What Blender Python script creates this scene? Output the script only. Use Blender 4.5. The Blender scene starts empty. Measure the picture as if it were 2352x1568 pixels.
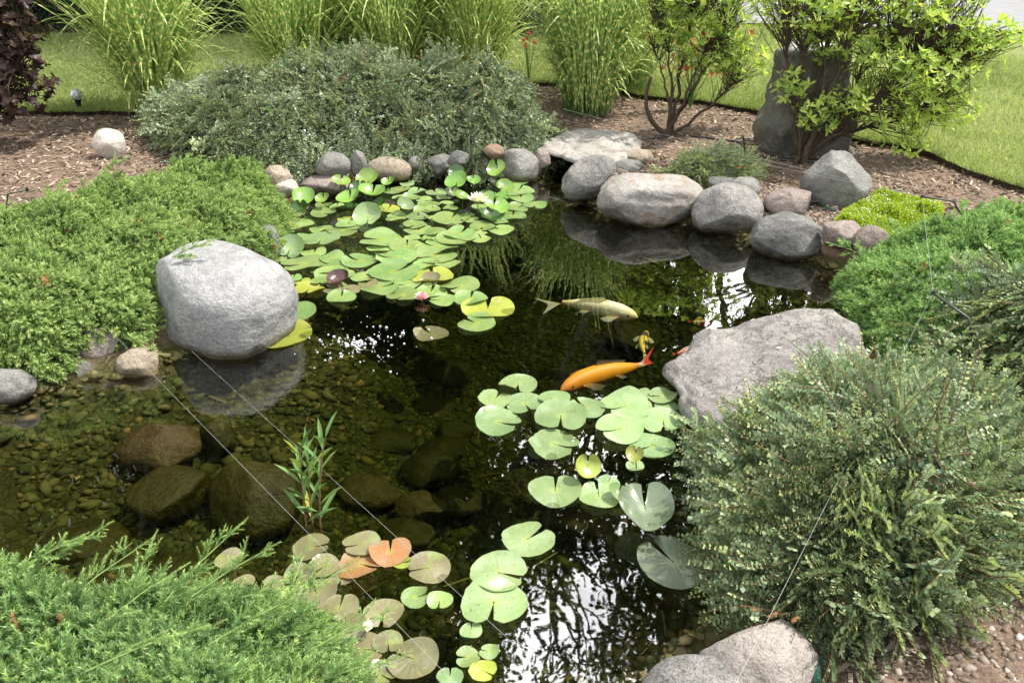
import bpy, bmesh, math, random
import numpy as np
from mathutils import Vector, Matrix, noise
S = bpy.context.scene
COL = S.collection
rad = math.radians
# ------------------------------------------------------------------ camera
F, PIT, CH = 1900.0, rad(28), 2.1          # focal length in photo pixels (2352 wide), pitch, height over the water
cam = bpy.data.cameras.new('camera'); co = bpy.data.objects.new('camera', cam); COL.objects.link(co)
cam.sensor_width = 36; cam.lens = 36*F/2352; cam.clip_start = .05; cam.clip_end = 600
co.location = (0, 0, CH); co.rotation_euler = (rad(90)-PIT, 0, 0)
S.camera = co
# ------------------------------------------------------------------ sky and sun
SUN = Vector((.50, .10, .86)).normalized()
EL = math.asin(SUN.z); AZ = math.atan2(SUN.x, SUN.y)
W = bpy.data.worlds.new('World'); S.world = W; W.use_nodes = True
nt = W.node_tree; nt.nodes.clear()
def N(nt, t, **k):
    n = nt.nodes.new(t)
    for a, b in k.items(): setattr(n, a, b)
    return n
sky = N(nt, 'ShaderNodeTexSky', sky_type='NISHITA', sun_disc=False, sun_elevation=EL, sun_rotation=AZ)
bg = N(nt, 'ShaderNodeBackground'); bg.inputs[1].default_value = .15
wo = N(nt, 'ShaderNodeOutputWorld')
tc = N(nt, 'ShaderNodeTexCoord')
nz = N(nt, 'ShaderNodeTexNoise'); nz.inputs['Scale'].default_value = 2.6; nz.inputs['Detail'].default_value = 6
cr = N(nt, 'ShaderNodeValToRGB'); cr.color_ramp.elements[0].position = .30; cr.color_ramp.elements[1].position = .52
dot = N(nt, 'ShaderNodeVectorMath', operation='DOT_PRODUCT'); dot.inputs[1].default_value = Vector((.18, .80, .58)).normalized()
mr = N(nt, 'ShaderNodeMapRange'); mr.interpolation_type = 'SMOOTHSTEP'
for i, x in enumerate((.80, .985, 7.0, 46)): mr.inputs[1+i].default_value = x      # a bright bank of cloud ahead, thinner elsewhere
mx = N(nt, 'ShaderNodeMix', data_type='RGBA')
cc = N(nt, 'ShaderNodeCombineColor')
L = nt.links.new
L(tc.outputs['Generated'], nz.inputs['Vector']); L(nz.outputs[0], cr.inputs[0])
L(tc.outputs['Generated'], dot.inputs[0]); L(dot.outputs['Value'], mr.inputs[0])
for i in range(3): L(mr.outputs[0], cc.inputs[i])
L(cr.outputs[0], mx.inputs[0]); L(sky.outputs[0], mx.inputs[6]); L(cc.outputs[0], mx.inputs[7])
L(mx.outputs[2], bg.inputs[0]); L(bg.outputs[0], wo.inputs[0])
sl = bpy.data.lights.new('sun', 'SUN'); sl.energy = 3.9; sl.angle = rad(.9); sl.color = (1, .95, .86)
so = bpy.data.objects.new('sun', sl); COL.objects.link(so); so.rotation_euler = SUN.to_track_quat('Z', 'Y').to_euler()
V_ = S.view_settings; V_.view_transform = 'Standard'; V_.look = 'None'; V_.gamma = 1; V_.exposure = .72
cy = S.cycles; cy.use_denoising = True; cy.max_bounces = 7; cy.transparent_max_bounces = 12
cy.diffuse_bounces = 3; cy.glossy_bounces = 3; cy.transmission_bounces = 4; cy.caustics_reflective = False; cy.caustics_refractive = False
cy.sample_clamp_indirect = 6
# ------------------------------------------------------------------ geometry of the view (photo pixel -> place in the garden)
sp_, cp_ = math.sin(PIT), math.cos(PIT)
def ray(u, v):
    dx, dy = (u-1176)/F, (v-784)/F
    return dx, cp_-dy*sp_, -sp_-dy*cp_
def P(u, v, z=0.):
    a, b, c = ray(u, v); t = (z-CH)/c
    return np.array([a*t, b*t, z])
def ppm(u, v, z=0.):
    return F/((z-CH)/ray(u, v)[2])
def dep(v): return PIT+math.atan((v-784)/F)
def rng(s): return np.random.default_rng(s)
def ss(x): x = np.clip(x, 0, 1); return x*x*(3-2*x)

POND = [(690,436),(760,415),(860,404),(1000,394),(1150,402),(1240,405),(1262,372),(1330,368),(1320,432),(1372,468),(1460,496),(1590,512),
        (1700,535),(1740,565),(1800,585),(1890,598),(1950,625),(2000,680),(2010,760),(1900,860),(1760,950),(1740,1050),(1800,1180),(1790,1330),
        (1700,1430),(1600,1500),(1500,1600),(1300,1760),(1000,1860),(700,1760),(420,1600),(150,1480),(-150,1430),(-420,1380),(-420,1000),(-100,955),
        (90,895),(200,868),(340,842),(430,800),(600,770),(610,650),(630,560),(645,480)]
PW = np.array([P(u, v, 0)[:2] for u, v in POND])
def sdf(x, y, poly=PW):
    p = np.stack([np.ravel(x), np.ravel(y)], 1).astype(float)
    d = np.full(len(p), 1e9); ins = np.zeros(len(p), bool)
    for i in range(len(poly)):
        a, b = poly[i], poly[(i+1) % len(poly)]
        e = b-a; w = p-a
        t = np.clip((w@e)/(e@e), 0, 1)
        d = np.minimum(d, np.hypot(*(w-t[:, None]*e).T))
        c = ((a[1] > p[:, 1]) != (b[1] > p[:, 1])) & (p[:, 0] < (b[0]-a[0])*(p[:, 1]-a[1])/(b[1]-a[1]+1e-12)+a[0])
        ins ^= c
    return np.where(ins, -d, d)
def fbm(x, y, s=1., seed=0.):
    """cheap smooth bumps from a few sines"""
    x = np.asarray(x)*s; y = np.asarray(y)*s; r = rng(int(seed*10)+5); o = 0
    for k in range(7):
        a = r.uniform(0, 6.3); f = 1.35**k; o = o+np.sin((x*math.cos(a)+y*math.sin(a))*f*2+r.uniform(0, 6.3))/f**.7
    return o/3
def terr(x, y):
    d = sdf(x, y); x = np.ravel(x); y = np.ravel(y)
    out = .03+.10*ss(d/.16)+.13*ss(d/1.6)+.012*fbm(x, y, 1.7)
    deep = .30+.24*ss((x+1.4)/1.2)
    ins = .03-.22*ss(-d/.22)-(deep-.19)*ss((-d-.1)/.7)+.02*fbm(x, y, 3)
    return np.where(d > 0, out, ins)
def GP(u, v, dz=0.):
    z = .2
    for _ in range(6):
        p = P(u, v, z+dz); z = float(terr(p[0], p[1])[0])
    return np.array([p[0], p[1], z])
# ------------------------------------------------------------------ mesh helpers
def mesh(name, V, faces, mats, attrs=None, mi=None, smooth=False):
    V = np.asarray(V, np.float32); me = bpy.data.meshes.new(name)
    faces = [np.asarray(f, np.int32) for f in faces if len(f)]
    me.vertices.add(len(V)); me.vertices.foreach_set('co', V.ravel())
    lv = np.concatenate([f.ravel() for f in faces]); tot = np.concatenate([np.full(len(f), f.shape[1], np.int32) for f in faces])
    st = np.concatenate([[0], np.cumsum(tot)[:-1]]).astype(np.int32)
    me.loops.add(len(lv)); me.loops.foreach_set('vertex_index', lv)
    me.polygons.add(len(tot)); me.polygons.foreach_set('loop_start', st)
    if mi is not None: me.polygons.foreach_set('material_index', np.asarray(mi, np.int32))
    if smooth: me.polygons.foreach_set('use_smooth', np.ones(len(tot), bool))
    for k, a in (attrs or {}).items():
        me.attributes.new(k, 'FLOAT', 'POINT').data.foreach_set('value', np.asarray(a, np.float32))
    for m in (mats if isinstance(mats, list) else [mats]): me.materials.append(m)
    me.update(calc_edges=True); me.validate()
    return me
class MB:
    """collects pieces of one mesh"""
    def __init__(s): s.V = []; s.F = {3: [], 4: []}; s.M = {3: [], 4: []}; s.T = []; s.A = []; s.n = 0
    def add(s, V, Fc, mi=0, tint=.5, along=0.):
        V = np.asarray(V, float).reshape(-1, 3); Fc = np.asarray(Fc)
        s.V.append(V); k = Fc.shape[1]; s.F[k].append(Fc+s.n); s.M[k].append(np.full(len(Fc), mi))
        s.T.append(np.broadcast_to(tint, (len(V),))); s.A.append(np.broadcast_to(along, (len(V),))); s.n += len(V)
    def inst(s, T, Pn, R, Sc, mi=0, tint=None):
        tV, tF, tt = T; n = len(tV); k = len(Pn)
        if k == 0: return
        V = np.einsum('nij,kj->nki', R, tV)*np.reshape(Sc, (-1, 1, 1))+Pn[:, None, :]
        Fc = (tF[None]+(np.arange(k)*n)[:, None, None]).reshape(-1, tF.shape[1])
        ti = np.zeros(k) if tint is None else tint
        s.add(V.reshape(-1, 3), Fc, mi, (tt[None]+ti[:, None]).ravel())
    def tube(s, pts, r0, r1=None, mi=0, sides=5, tint=.5):
        pts = np.asarray(pts, float); n = len(pts); r1 = r0 if r1 is None else r1
        d = np.gradient(pts, axis=0); d /= np.linalg.norm(d, axis=1, keepdims=True)+1e-9
        ref = np.where(np.abs(d[:, 2:3]) > .9, [[1., 0, 0]], [[0, 0, 1.]])
        a = np.cross(d, ref); a /= np.linalg.norm(a, axis=1, keepdims=True)+1e-9; b = np.cross(d, a)
        th = np.arange(sides)*2*math.pi/sides; r = np.linspace(r0, r1, n)[:, None, None]
        V = pts[:, None]+r*(np.cos(th)[None, :, None]*a[:, None]+np.sin(th)[None, :, None]*b[:, None])
        i = np.arange(n-1)[:, None]*sides; j = np.arange(sides)[None]; k = (j+1) % sides
        Fc = np.stack([i+j, i+k, i+sides+k, i+sides+j], -1).reshape(-1, 4)
        s.add(V.reshape(-1, 3), Fc, mi, tint)
        s.add(V[[0, -1]].mean(1), [[0, 1, 0]][:0] or np.zeros((0, 4), int), mi)
        e = V[-1]; s.add(np.vstack([e, e.mean(0)]), [[q, (q+1) % sides, sides] for q in range(sides)], mi, tint)
    def build(s, name, mats, origin=None, smooth=False):
        V = np.concatenate(s.V)
        if origin is not None: V = V-np.asarray(origin)
        fs = [np.concatenate(s.F[k]) for k in (3, 4) if s.F[k]]; ms = [np.concatenate(s.M[k]) for k in (3, 4) if s.M[k]]
        return mesh(name, V, fs, mats, {'tint': np.concatenate(s.T), 'along': np.concatenate(s.A)}, np.concatenate(ms), smooth)
def tag(o, label=None, cat=None, group=None, kind=None):
    if cat and not kind: kind = 'thing'
    for k, v in (('label', label), ('category', cat), ('group', group), ('kind', kind)):
        if v: o[k] = v
    return o
def link(name, me, parent=None, loc=None):
    o = bpy.data.objects.new(name, me); COL.objects.link(o)
    if parent: o.parent = parent
    if loc is not None: o.location = loc
    return o
def thing(name, label, cat, loc, group=None):
    o = bpy.data.objects.new(name, None); COL.objects.link(o); o.location = loc; o.empty_display_size = .1
    return tag(o, label, cat, group)
def struct(name, me, kind='structure', label=None, cat=None): return tag(link(name, me), label, cat, None, kind)
def frames(d, up):
    """rotation matrices with local Y along d, local Z near up"""
    d = d/(np.linalg.norm(d, axis=1, keepdims=True)+1e-9)
    x = np.cross(d, up); x /= np.linalg.norm(x, axis=1, keepdims=True)+1e-9
    z = np.cross(x, d)
    return np.stack([x, d, z], -1)
def rnorm(r, n): v = r.normal(size=(n, 3)); return v/np.linalg.norm(v, axis=1, keepdims=True)
# ------------------------------------------------------------------ materials
def newmat(name):
    m = bpy.data.materials.new(name); m.use_nodes = True; t = m.node_tree; t.nodes.clear()
    return m, t, N(t, 'ShaderNodeOutputMaterial')
def ramp(t, stops):
    r = N(t, 'ShaderNodeValToRGB'); e = r.color_ramp.elements
    while len(e) < len(stops): e.new(.5)
    for x, (p, c) in zip(e, stops): x.position = p; x.color = (*c, 1)
    return r
def noisen(t, scale, detail=3, rough=.55, vec=None):
    n = N(t, 'ShaderNodeTexNoise'); n.inputs['Scale'].default_value = scale; n.inputs['Detail'].default_value = detail; n.inputs['Roughness'].default_value = rough
    if vec: t.links.new(vec, n.inputs['Vector'])
    return n
def prin(t, rough=.6, spec=.5):
    b = N(t, 'ShaderNodeBsdfPrincipled'); b.inputs['Roughness'].default_value = rough; b.inputs['Specular IOR Level'].default_value = spec
    return b
def mixc(t, mode='MIX', fac=None):
    m = N(t, 'ShaderNodeMix', data_type='RGBA', blend_type=mode)
    if fac is not None: m.inputs[0].default_value = fac
    return m
def leafmat(name, stops, rough=.45, trans=.3, spec=.4, tcol=1.3, gain=1.):
    stops = [(p, tuple(min(.95, x*gain) for x in c)) for p, c in stops]
    m, t, o = newmat(name); a = N(t, 'ShaderNodeAttribute', attribute_name='tint'); r = ramp(t, stops)
    L = t.links.new; L(a.outputs['Fac'], r.inputs[0]); b = prin(t, rough, spec); L(r.outputs[0], b.inputs['Base Color'])
    tr = N(t, 'ShaderNodeBsdfTranslucent'); mc = mixc(t, 'MULTIPLY', 1.); mc.inputs[7].default_value = (tcol*1.05, tcol*1.1, tcol*.6, 1)
    L(r.outputs[0], mc.inputs[6]); L(mc.outputs[2], tr.inputs[0])
    ms = N(t, 'ShaderNodeMixShader'); ms.inputs[0].default_value = trans
    L(b.outputs[0], ms.inputs[1]); L(tr.outputs[0], ms.inputs[2]); L(ms.outputs[0], o.inputs[0])
    return m
def plain(name, c, rough=.6, spec=.5, var=.25, scale=20., bump=0., metal=0.):
    m, t, o = newmat(name); L = t.links.new; co_ = N(t, 'ShaderNodeTexCoord'); n = noisen(t, scale, 4, .6, co_.outputs['Object'])
    r = ramp(t, [(.3, tuple(x*(1-var) for x in c)), (.7, tuple(min(1, x*(1+var)) for x in c))]); L(n.outputs[0], r.inputs[0])
    b = prin(t, rough, spec); b.inputs['Metallic'].default_value = metal; L(r.outputs[0], b.inputs['Base Color'])
    if bump:
        bp = N(t, 'ShaderNodeBump'); bp.inputs['Strength'].default_value = bump; bp.inputs['Distance'].default_value = .01
        L(n.outputs[0], bp.inputs['Height']); L(bp.outputs[0], b.inputs['Normal'])
    L(b.outputs[0], o.inputs[0]); return m
def stonemat(name, c1, c2, c3, speck=.5, rough=.75, big=3., crack=.4, algae=0.):
    """c1/c2 large patches, c3 stains; darker and glossier where the water wets it"""
    m, t, o = newmat(name); L = t.links.new
    tcn = N(t, 'ShaderNodeTexCoord'); ob = tcn.outputs['Object']; gi = N(t, 'ShaderNodeNewGeometry')
    oi = N(t, 'ShaderNodeObjectInfo'); va = N(t, 'ShaderNodeVectorMath', operation='ADD'); L(ob, va.inputs[0])
    vs = N(t, 'ShaderNodeVectorMath', operation='SCALE'); vs.inputs[0].default_value = (13, 7, 19); L(oi.outputs['Random'], vs.inputs['Scale']); L(vs.outputs[0], va.inputs[1]); ob = va.outputs[0]
    n1 = noisen(t, big, 5, .6, ob); n2 = noisen(t, big*2.7, 6, .65, ob); n3 = noisen(t, 130, 2, .7, ob); n4 = noisen(t, 22, 5, .7, ob)
    r1 = ramp(t, [(.38, c1), (.62, c2)]); L(n1.outputs[0], r1.inputs[0])
    r2 = ramp(t, [(.54, (0, 0, 0)), (.70, (1, 1, 1))]); L(n2.outputs[0], r2.inputs[0])
    m1 = mixc(t); L(r2.outputs[0], m1.inputs[0]); L(r1.outputs[0], m1.inputs[6]); m1.inputs[7].default_value = (*c3, 1)
    r3 = ramp(t, [(.36, (1-speck,)*3), (.5, (1, 1, 1)), (.66, (1+speck*.35,)*3)]); L(n3.outputs[0], r3.inputs[0])
    m2 = mixc(t, 'MULTIPLY', 1.); L(m1.outputs[2], m2.inputs[6]); L(r3.outputs[0], m2.inputs[7])
    r4 = ramp(t, [(.3, (.62,)*3), (.55, (1, 1, 1)), (.8, (1.12,)*3)]); L(n4.outputs[0], r4.inputs[0])
    m3 = mixc(t, 'MULTIPLY', .8); L(m2.outputs[2], m3.inputs[6]); L(r4.outputs[0], m3.inputs[7])
    sx = N(t, 'ShaderNodeSeparateXYZ'); L(gi.outputs['Position'], sx.inputs[0])
    ad = N(t, 'ShaderNodeMath', operation='MULTIPLY_ADD'); L(n2.outputs[0], ad.inputs[0]); ad.inputs[1].default_value = -.07; L(sx.outputs[2], ad.inputs[2])
    mr = N(t, 'ShaderNodeMapRange'); mr.inputs[1].default_value = -.02; mr.inputs[2].default_value = .035; mr.inputs[3].default_value = 1; mr.inputs[4].default_value = 0; L(ad.outputs[0], mr.inputs[0])
    m4 = mixc(t, 'MULTIPLY'); L(mr.outputs[0], m4.inputs[0]); L(m3.outputs[2], m4.inputs[6]); m4.inputs[7].default_value = (.33, .28, .17, 1)
    b = prin(t, rough, .35); L(m4.outputs[2], b.inputs['Base Color'])
    rr = N(t, 'ShaderNodeMapRange'); L(mr.outputs[0], rr.inputs[0]); rr.inputs[3].default_value = rough; rr.inputs[4].default_value = .25; L(rr.outputs[0], b.inputs['Roughness'])
    vo = N(t, 'ShaderNodeTexVoronoi', feature='DISTANCE_TO_EDGE'); vo.inputs['Scale'].default_value = 4.5
    wv = mixc(t, 'MIX', .25); L(ob, wv.inputs[6]); L(n4.outputs[1], wv.inputs[7]); L(wv.outputs[2], vo.inputs['Vector'])
    rc = ramp(t, [(0, (0, 0, 0)), (.05, (1, 1, 1))]); L(vo.outputs[0], rc.inputs[0])
    b1 = N(t, 'ShaderNodeBump'); b1.inputs['Strength'].default_value = crack*.5; b1.inputs['Distance'].default_value = .012; L(rc.outputs[0], b1.inputs['Height'])
    b2 = N(t, 'ShaderNodeBump'); b2.inputs['Strength'].default_value = .8; b2.inputs['Distance'].default_value = .028; L(n4.outputs[0], b2.inputs['Height']); L(b1.outputs[0], b2.inputs['Normal'])
    b3 = N(t, 'ShaderNodeBump'); b3.inputs['Strength'].default_value = .35; b3.inputs['Distance'].default_value = .003; L(n3.outputs[0], b3.inputs['Height']); L(b2.outputs[0], b3.inputs['Normal'])
    L(b3.outputs[0], b.inputs['Normal']); L(b.outputs[0], o.inputs[0]); return m
M = {}
M['granite'] = stonemat('pale_granite', (.31, .31, .31), (.415, .412, .41), (.22, .22, .22), .35, big=2., crack=.12)
M['grey'] = stonemat('grey_granite', (.24, .23, .215), (.36, .345, .32), (.17, .165, .155), .55, crack=.15)
M['mid'] = stonemat('mid_grey_stone', (.20, .195, .18), (.29, .285, .265), (.14, .14, .135), .35, crack=.1)
M['dark'] = stonemat('dark_grey_stone', (.13, .13, .125), (.22, .215, .205), (.28, .265, .25), .4, crack=.35)
M['tan'] = stonemat('tan_stone', (.33, .27, .20), (.42, .36, .28), (.24, .20, .15), .35, crack=.15)
M['buff'] = stonemat('buff_sandstone', (.33, .305, .28), (.42, .395, .365), (.32, .215, .14), .3, crack=.5)
M['pink'] = stonemat('pinkish_stone', (.27, .215, .19), (.36, .30, .27), (.18, .14, .125), .4, crack=.15)
M['brown'] = stonemat('brown_stone', (.20, .13, .085), (.29, .20, .14), (.13, .09, .06), .35, crack=.3)
M['cream'] = stonemat('cream_stone', (.52, .46, .39), (.62, .57, .50), (.42, .35, .28), .25, crack=.15)
M['beige'] = stonemat('beige_sandstone', (.34, .30, .27), (.41, .37, .335), (.29, .25, .22), .3, crack=.2)
M['white'] = stonemat('white_limestone', (.38, .35, .315), (.47, .445, .41), (.30, .25, .20), .25, crack=1.)
M['slab'] = stonemat('weathered_slab_stone', (.22, .205, .195), (.34, .32, .30), (.16, .145, .13), .4, crack=1.2)
M['basalt'] = stonemat('wet_basalt', (.09, .088, .072), (.15, .145, .12), (.19, .17, .13), .4, rough=.35, crack=.4)
M['olive'] = stonemat('algae_covered_stone', (.15, .15, .045), (.22, .22, .07), (.11, .115, .035), .3, crack=.05)
M['sunk'] = stonemat('sunken_brown_stone', (.34, .26, .20), (.44, .35, .28), (.26, .19, .14), .3, crack=.2)
M['cot'] = leafmat('cotoneaster_leaf', [(0, (.085, .13, .068)), (.35, (.175, .255, .14)), (.7, (.31, .40, .23)), (1, (.50, .58, .22))], .42, .25, .35)
M['cotfar'] = leafmat('grey_green_leaf', [(0, (.08, .11, .065)), (.4, (.19, .26, .15)), (.75, (.32, .40, .25)), (1, (.46, .52, .25))], .38, .25, .5)
M['jun'] = leafmat('juniper_needle', [(0, (.075, .11, .03)), (.4, (.20, .30, .09)), (.75, (.32, .44, .15)), (1, (.48, .56, .23))], .5, .28, .3)
M['junR'] = leafmat('soft_juniper_needle', [(0, (.07, .12, .04)), (.4, (.19, .33, .105)), (.75, (.30, .46, .165)), (1, (.46, .58, .22))], .5, .28, .3)
M['junN'] = leafmat('blue_green_juniper_needle', [(0, (.05, .10, .04)), (.4, (.16, .27, .10)), (.7, (.27, .41, .15)), (1, (.50, .62, .18))], .45, .28, .4)
M['dead'] = leafmat('dead_brown_foliage', [(0, (.22, .10, .045)), (1, (.42, .24, .12))], .7, .2, .2)
M['aza'] = leafmat('azalea_leaf', [(0, (.13, .21, .05)), (.5, (.25, .37, .085)), (1, (.52, .60, .15))], .38, .48, .4, 1.5)
M['nine'] = leafmat('purple_leaf', [(0, (.025, .014, .014)), (.6, (.055, .03, .024)), (1, (.15, .11, .04))], .45, .2, .35)
M['hedge'] = leafmat('dark_hedge_leaf', [(0, (.010, .022, .012)), (1, (.035, .07, .035))], .45, .12, .4)
M['tree'] = leafmat('tree_leaf', [(0, (.02, .035, .012)), (1, (.05, .08, .025))], .5, .2, .3)
M['moss'] = leafmat('chartreuse_moss', [(0, (.15, .21, .02)), (.5, (.34, .45, .035)), (1, (.52, .61, .13))], .6, .35, .2)
M['mossfl'] = plain('tiny_white_petals', (.85, .85, .78), .6)
M['lawnbl'] = leafmat('lawn_blade', [(0, (.19, .235, .085)), (.5, (.31, .385, .135)), (.85, (.44, .48, .21)), (1, (.58, .54, .32))], .6, .32, .2)
M['reed'] = leafmat('lance_leaf', [(0, (.06, .14, .03)), (.7, (.18, .32, .10)), (1, (.42, .42, .04))], .4, .25, .4)
M['bark'] = plain('twig_bark', (.07, .05, .035), .8, .2, .3, 40)
M['twig'] = plain('reddish_twig', (.20, .12, .07), .7, .2, .3, 40)
M['trunk'] = plain('tree_bark', (.07, .06, .05), .9, .2, .4, 12, .8)
M['under'] = plain('dark_shade_fill_and_soil', (.045, .034, .022), .95, .1, .6, 30, .8)  # dark brown painted as shade inside shrubs and hedge; soil on the lawn edge
M['black'] = plain('black_plastic', (.012, .013, .013), .35, .5, .2, 30)
M['blackmetal'] = plain('black_painted_rod', (.014, .02, .018), .4, .5, .2, 30)
M['hose'] = plain('black_hose', (.035, .037, .04), .5, .4, .2, 10)
M['ghose'] = plain('green_hose', (.02, .07, .05), .45, .4, .2, 10)
M['line'] = plain('pale_fishing_line', (.42, .44, .43), .3, .6, .1, 10)
M['red'] = leafmat('red_petal', [(0, (.55, .03, .03)), (1, (.75, .06, .07))], .5, .3, .3)
M['redleaf'] = leafmat('red_leaf', [(0, (.35, .07, .03)), (1, (.5, .14, .05))], .5, .3, .3)
M['wpet'] = leafmat('white_petal', [(0, (.80, .78, .55)), (1, (.92, .91, .85))], .5, .25, .3, .9)
M['ppet'] = leafmat('pink_petal', [(0, (.78, .28, .38)), (1, (.90, .62, .66))], .5, .25, .3, .9)
M['ypet'] = plain('yellow_stamens', (.75, .5, .04), .6)
M['asph'] = plain('driveway_concrete', (.24, .24, .25), .9, .2, .1, 3)
def zebramat():
    m, t, o = newmat('striped_grass_blade'); L = t.links.new
    a = N(t, 'ShaderNodeAttribute', attribute_name='along'); b_ = N(t, 'ShaderNodeAttribute', attribute_name='tint')
    mu = N(t, 'ShaderNodeMath', operation='MULTIPLY'); mu.inputs[1].default_value = 37; L(b_.outputs['Fac'], mu.inputs[0])
    ad = N(t, 'ShaderNodeMath', operation='MULTIPLY_ADD'); ad.inputs[1].default_value = 62; L(a.outputs['Fac'], ad.inputs[0]); L(mu.outputs[0], ad.inputs[2])
    si = N(t, 'ShaderNodeMath', operation='SINE'); L(ad.outputs[0], si.inputs[0])
    rb = ramp(t, [(.70, (0, 0, 0)), (.86, (1, 1, 1))]); mr = N(t, 'ShaderNodeMapRange'); mr.inputs[1].default_value = -1; L(si.outputs[0], mr.inputs[0]); L(mr.outputs[0], rb.inputs[0])
    g = ramp(t, [(0, (.17, .31, .08)), (.6, (.38, .55, .17)), (.9, (.50, .63, .22)), (1, (.42, .33, .16))]); L(b_.outputs['Fac'], g.inputs[0])
    mx = mixc(t); L(rb.outputs[0], mx.inputs[0]); L(g.outputs[0], mx.inputs[6]); mx.inputs[7].default_value = (.80, .80, .30, 1)
    p = prin(t, .4, .4); L(mx.outputs[2], p.inputs['Base Color']); tr = N(t, 'ShaderNodeBsdfTranslucent'); L(mx.outputs[2], tr.inputs[0])
    ms = N(t, 'ShaderNodeMixShader'); ms.inputs[0].default_value = .4; L(p.outputs[0], ms.inputs[1]); L(tr.outputs[0], ms.inputs[2]); L(ms.outputs[0], o.inputs[0]); return m
M['zebra'] = zebramat()
def padmat(name, c1, c2, centre, blot, bamt=.62, rough=.26, spec=.7):
    m, t, o = newmat(name); L = t.links.new; tcn = N(t, 'ShaderNodeTexCoord'); oi = N(t, 'ShaderNodeObjectInfo')
    a = N(t, 'ShaderNodeAttribute', attribute_name='along'); an = N(t, 'ShaderNodeAttribute', attribute_name='tint')
    vs = N(t, 'ShaderNodeVectorMath', operation='SCALE'); vs.inputs[0].default_value = (31, 17, 5); L(oi.outputs['Random'], vs.inputs['Scale'])
    va = N(t, 'ShaderNodeVectorMath', operation='ADD'); L(tcn.outputs['Object'], va.inputs[0]); L(vs.outputs[0], va.inputs[1])
    n1 = noisen(t, 9, 4, .6, va.outputs[0]); n2 = noisen(t, 16, 5, .6, va.outputs[0])
    r1 = ramp(t, [(.35, c1), (.65, c2)]); L(n1.outputs[0], r1.inputs[0])
    hs = N(t, 'ShaderNodeHueSaturation'); mh = N(t, 'ShaderNodeMapRange'); mh.inputs[3].default_value = .484; mh.inputs[4].default_value = .512; L(oi.outputs['Random'], mh.inputs[0]); L(mh.outputs[0], hs.inputs['Hue'])
    wn = N(t, 'ShaderNodeTexWhiteNoise', noise_dimensions='1D'); L(oi.outputs['Random'], wn.inputs['W']); mv = N(t, 'ShaderNodeMapRange'); mv.inputs[3].default_value = .72; mv.inputs[4].default_value = 1.15; L(wn.outputs[0], mv.inputs[0]); L(mv.outputs[0], hs.inputs['Value']); L(r1.outputs[0], hs.inputs['Color'])
    rb = ramp(t, [(bamt, (0, 0, 0)), (bamt+.07, (1, 1, 1))]); L(n2.outputs[0], rb.inputs[0])
    m1 = mixc(t); L(rb.outputs[0], m1.inputs[0]); L(hs.outputs[0], m1.inputs[6]); m1.inputs[7].default_value = (*blot, 1)
    n5 = noisen(t, 70, 2, .5, va.outputs[0]); r5 = ramp(t, [(.66, (0, 0, 0)), (.70, (.7,)*3)]); L(n5.outputs[0], r5.inputs[0]); m5 = mixc(t); L(r5.outputs[0], m5.inputs[0]); L(m1.outputs[2], m5.inputs[6]); m5.inputs[7].default_value = (.20, .14, .06, 1); m1 = m5
    rc = ramp(t, [(0, (.85,)*3), (.28, (0, 0, 0))]); L(a.outputs['Fac'], rc.inputs[0])
    m2 = mixc(t); L(rc.outputs[0], m2.inputs[0]); L(m1.outputs[2], m2.inputs[6]); m2.inputs[7].default_value = (*centre, 1)
    sn = N(t, 'ShaderNodeMath', operation='MULTIPLY'); sn.inputs[1].default_value = 62.8*1.6; L(an.outputs['Fac'], sn.inputs[0]); s2 = N(t, 'ShaderNodeMath', operation='SINE'); L(sn.outputs[0], s2.inputs[0])
    b1 = N(t, 'ShaderNodeBump'); b1.inputs['Strength'].default_value = .09; b1.inputs['Distance'].default_value = .003; L(s2.outputs[0], b1.inputs['Height'])
    b2 = N(t, 'ShaderNodeBump'); b2.inputs['Strength'].default_value = .4; b2.inputs['Distance'].default_value = .012; L(n1.outputs[0], b2.inputs['Height']); L(b1.outputs[0], b2.inputs['Normal'])
    p = prin(t, rough, spec); p.inputs['Coat Weight'].default_value = .35; p.inputs['Coat Roughness'].default_value = .12; L(m2.outputs[2], p.inputs['Base Color']); L(b2.outputs[0], p.inputs['Normal'])
    tr = N(t, 'ShaderNodeBsdfTranslucent'); L(m2.outputs[2], tr.inputs[0]); ms = N(t, 'ShaderNodeMixShader'); ms.inputs[0].default_value = .18
    L(p.outputs[0], ms.inputs[1]); L(tr.outputs[0], ms.inputs[2]); L(ms.outputs[0], o.inputs[0]); return m
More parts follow.
